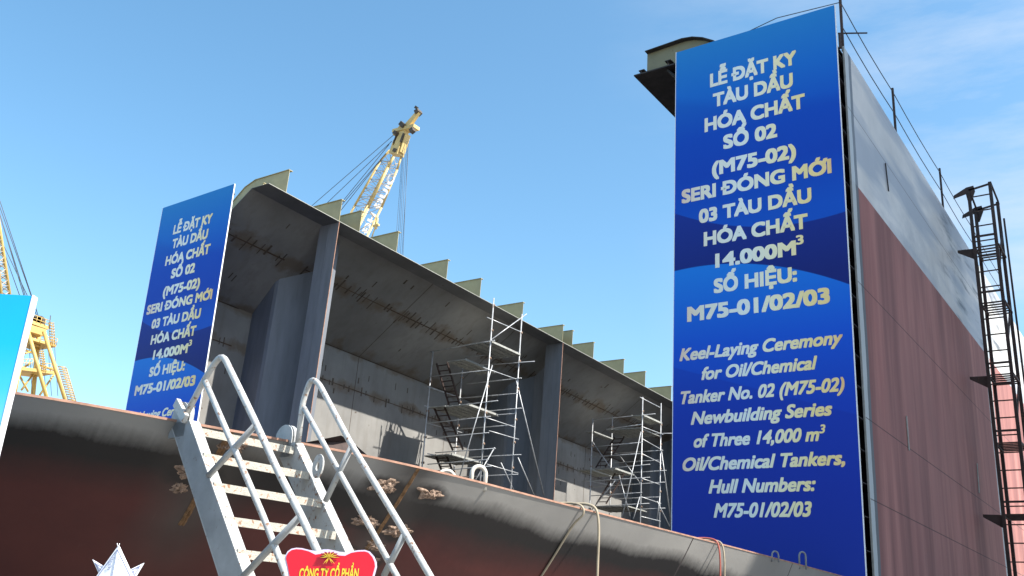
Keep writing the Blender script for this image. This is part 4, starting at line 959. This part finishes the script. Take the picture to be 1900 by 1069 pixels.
# ------------------------------------------------------------------ added unseen hall, out of frame on the right, put there to shade the tall block
hall = empty('added_shade_hall', (14, 26, -1.6), 'added grey clad hall, unseen at the right, casting shade on the tall side block', 'added shade blocker')
mb = MB(); mb.box((7.5, 17.2, -1.6), (22, 33.9, 28.0)); mb.build('wall', 'sheet', hall)
mb = MB()
for k in range(23): y_ = 17.6+k*.7; mb.box((7.44, y_, -1.5), (7.49, y_+.12, 27.5))
mb.build('cladding_rib', 'sheet', hall)
mb = MB(); mb.prism([(7.2, 16.9, 28.0), (22.3, 16.9, 28.0), (14.8, 16.9, 29.6)], (0, 17.2, 0)); mb.build('roof', 'darksteel', hall)
for zz in (6, 13, 20):
    mb = MB(); mb.box((7.40, 19, zz), (7.43, 32, zz+1.6)); mb.build('window_band', 'shadehallglass', hall)  # window dressing on the added shade hall

# ------------------------------------------------------------------ camera, light, sky
cam = bpy.data.cameras.new('camera'); co_ = bpy.data.objects.new('camera', cam); C.objects.link(co_); bpy.context.scene.camera = co_
mw = R3.to_4x4(); co_.matrix_world = mw
cam.sensor_width = 36; cam.lens = F/1900*36; cam.clip_end = 5000; cam.clip_start = .05
scn = bpy.context.scene; scn.render.resolution_x = 1024; scn.render.resolution_y = 576
AZ, EL = math.radians(10), math.radians(47.5)      # azimuth from +X toward +Y
S = V((math.cos(EL)*math.cos(AZ), math.cos(EL)*math.sin(AZ), math.sin(EL)))
sl = bpy.data.lights.new('sun', 'SUN'); sl.energy = 4.1; sl.angle = math.radians(.5); sl.color = (1, .955, .88)
so_ = bpy.data.objects.new('sun', sl); C.objects.link(so_); so_.rotation_euler = S.to_track_quat('Z', 'Y').to_euler()
w = bpy.data.worlds.new('World'); scn.world = w; w.use_nodes = True; N = w.node_tree.nodes; L = w.node_tree.links
bg = N['Background']; sky = N.new('ShaderNodeTexSky'); sky.sky_type = 'NISHITA'; sky.sun_disc = False; sky.sun_elevation = EL; sky.sun_rotation = math.radians(90)-AZ
sky.air_density = 1.0; sky.dust_density = 1.3; sky.ozone_density = 1.5; sky.altitude = 0
tc = N.new('ShaderNodeTexCoord'); mp = N.new('ShaderNodeMapping'); mp.inputs['Scale'].default_value = (1.0, 1.3, 4.5); mp.inputs['Rotation'].default_value = (.25, .1, .3)
L.new(tc.outputs['Generated'], mp.inputs[0])
n1 = nz(N, L, mp.outputs[0], 3.2, 9, .62); n2 = nz(N, L, mp.outputs[0], 1.1, 3, .5)
sp_ = N.new('ShaderNodeSeparateXYZ'); L.new(tc.outputs['Generated'], sp_.inputs[0])
side = mth(N, L, 'ADD', mth(N, L, 'MULTIPLY', sp_.outputs[0], 2.2), .98, clamp=True)   # wisps gather toward +X
cm = mth(N, L, 'MULTIPLY', ramp(N, L, mth(N, L, 'MULTIPLY', mth(N, L, 'ADD', n1, n2), .5), [(.43, g(0)), (.62, g(.9))]), side)
hs = N.new('ShaderNodeHueSaturation'); hs.inputs['Saturation'].default_value = 1.17; hs.inputs['Value'].default_value = 1.10; hs.inputs['Hue'].default_value = .486; L.new(sky.outputs[0], hs.inputs['Color'])
cl = mix(N, L, cm, hs.outputs[0], (3.4, 3.7, 4.1, 1))
L.new(cl, bg.inputs['Color']); bg.inputs['Strength'].default_value = .12
scn.view_settings.view_transform = 'Standard'; scn.view_settings.look = 'None'; scn.view_settings.exposure = 1.1; scn.view_settings.gamma = 1
scn.render.engine = 'CYCLES'
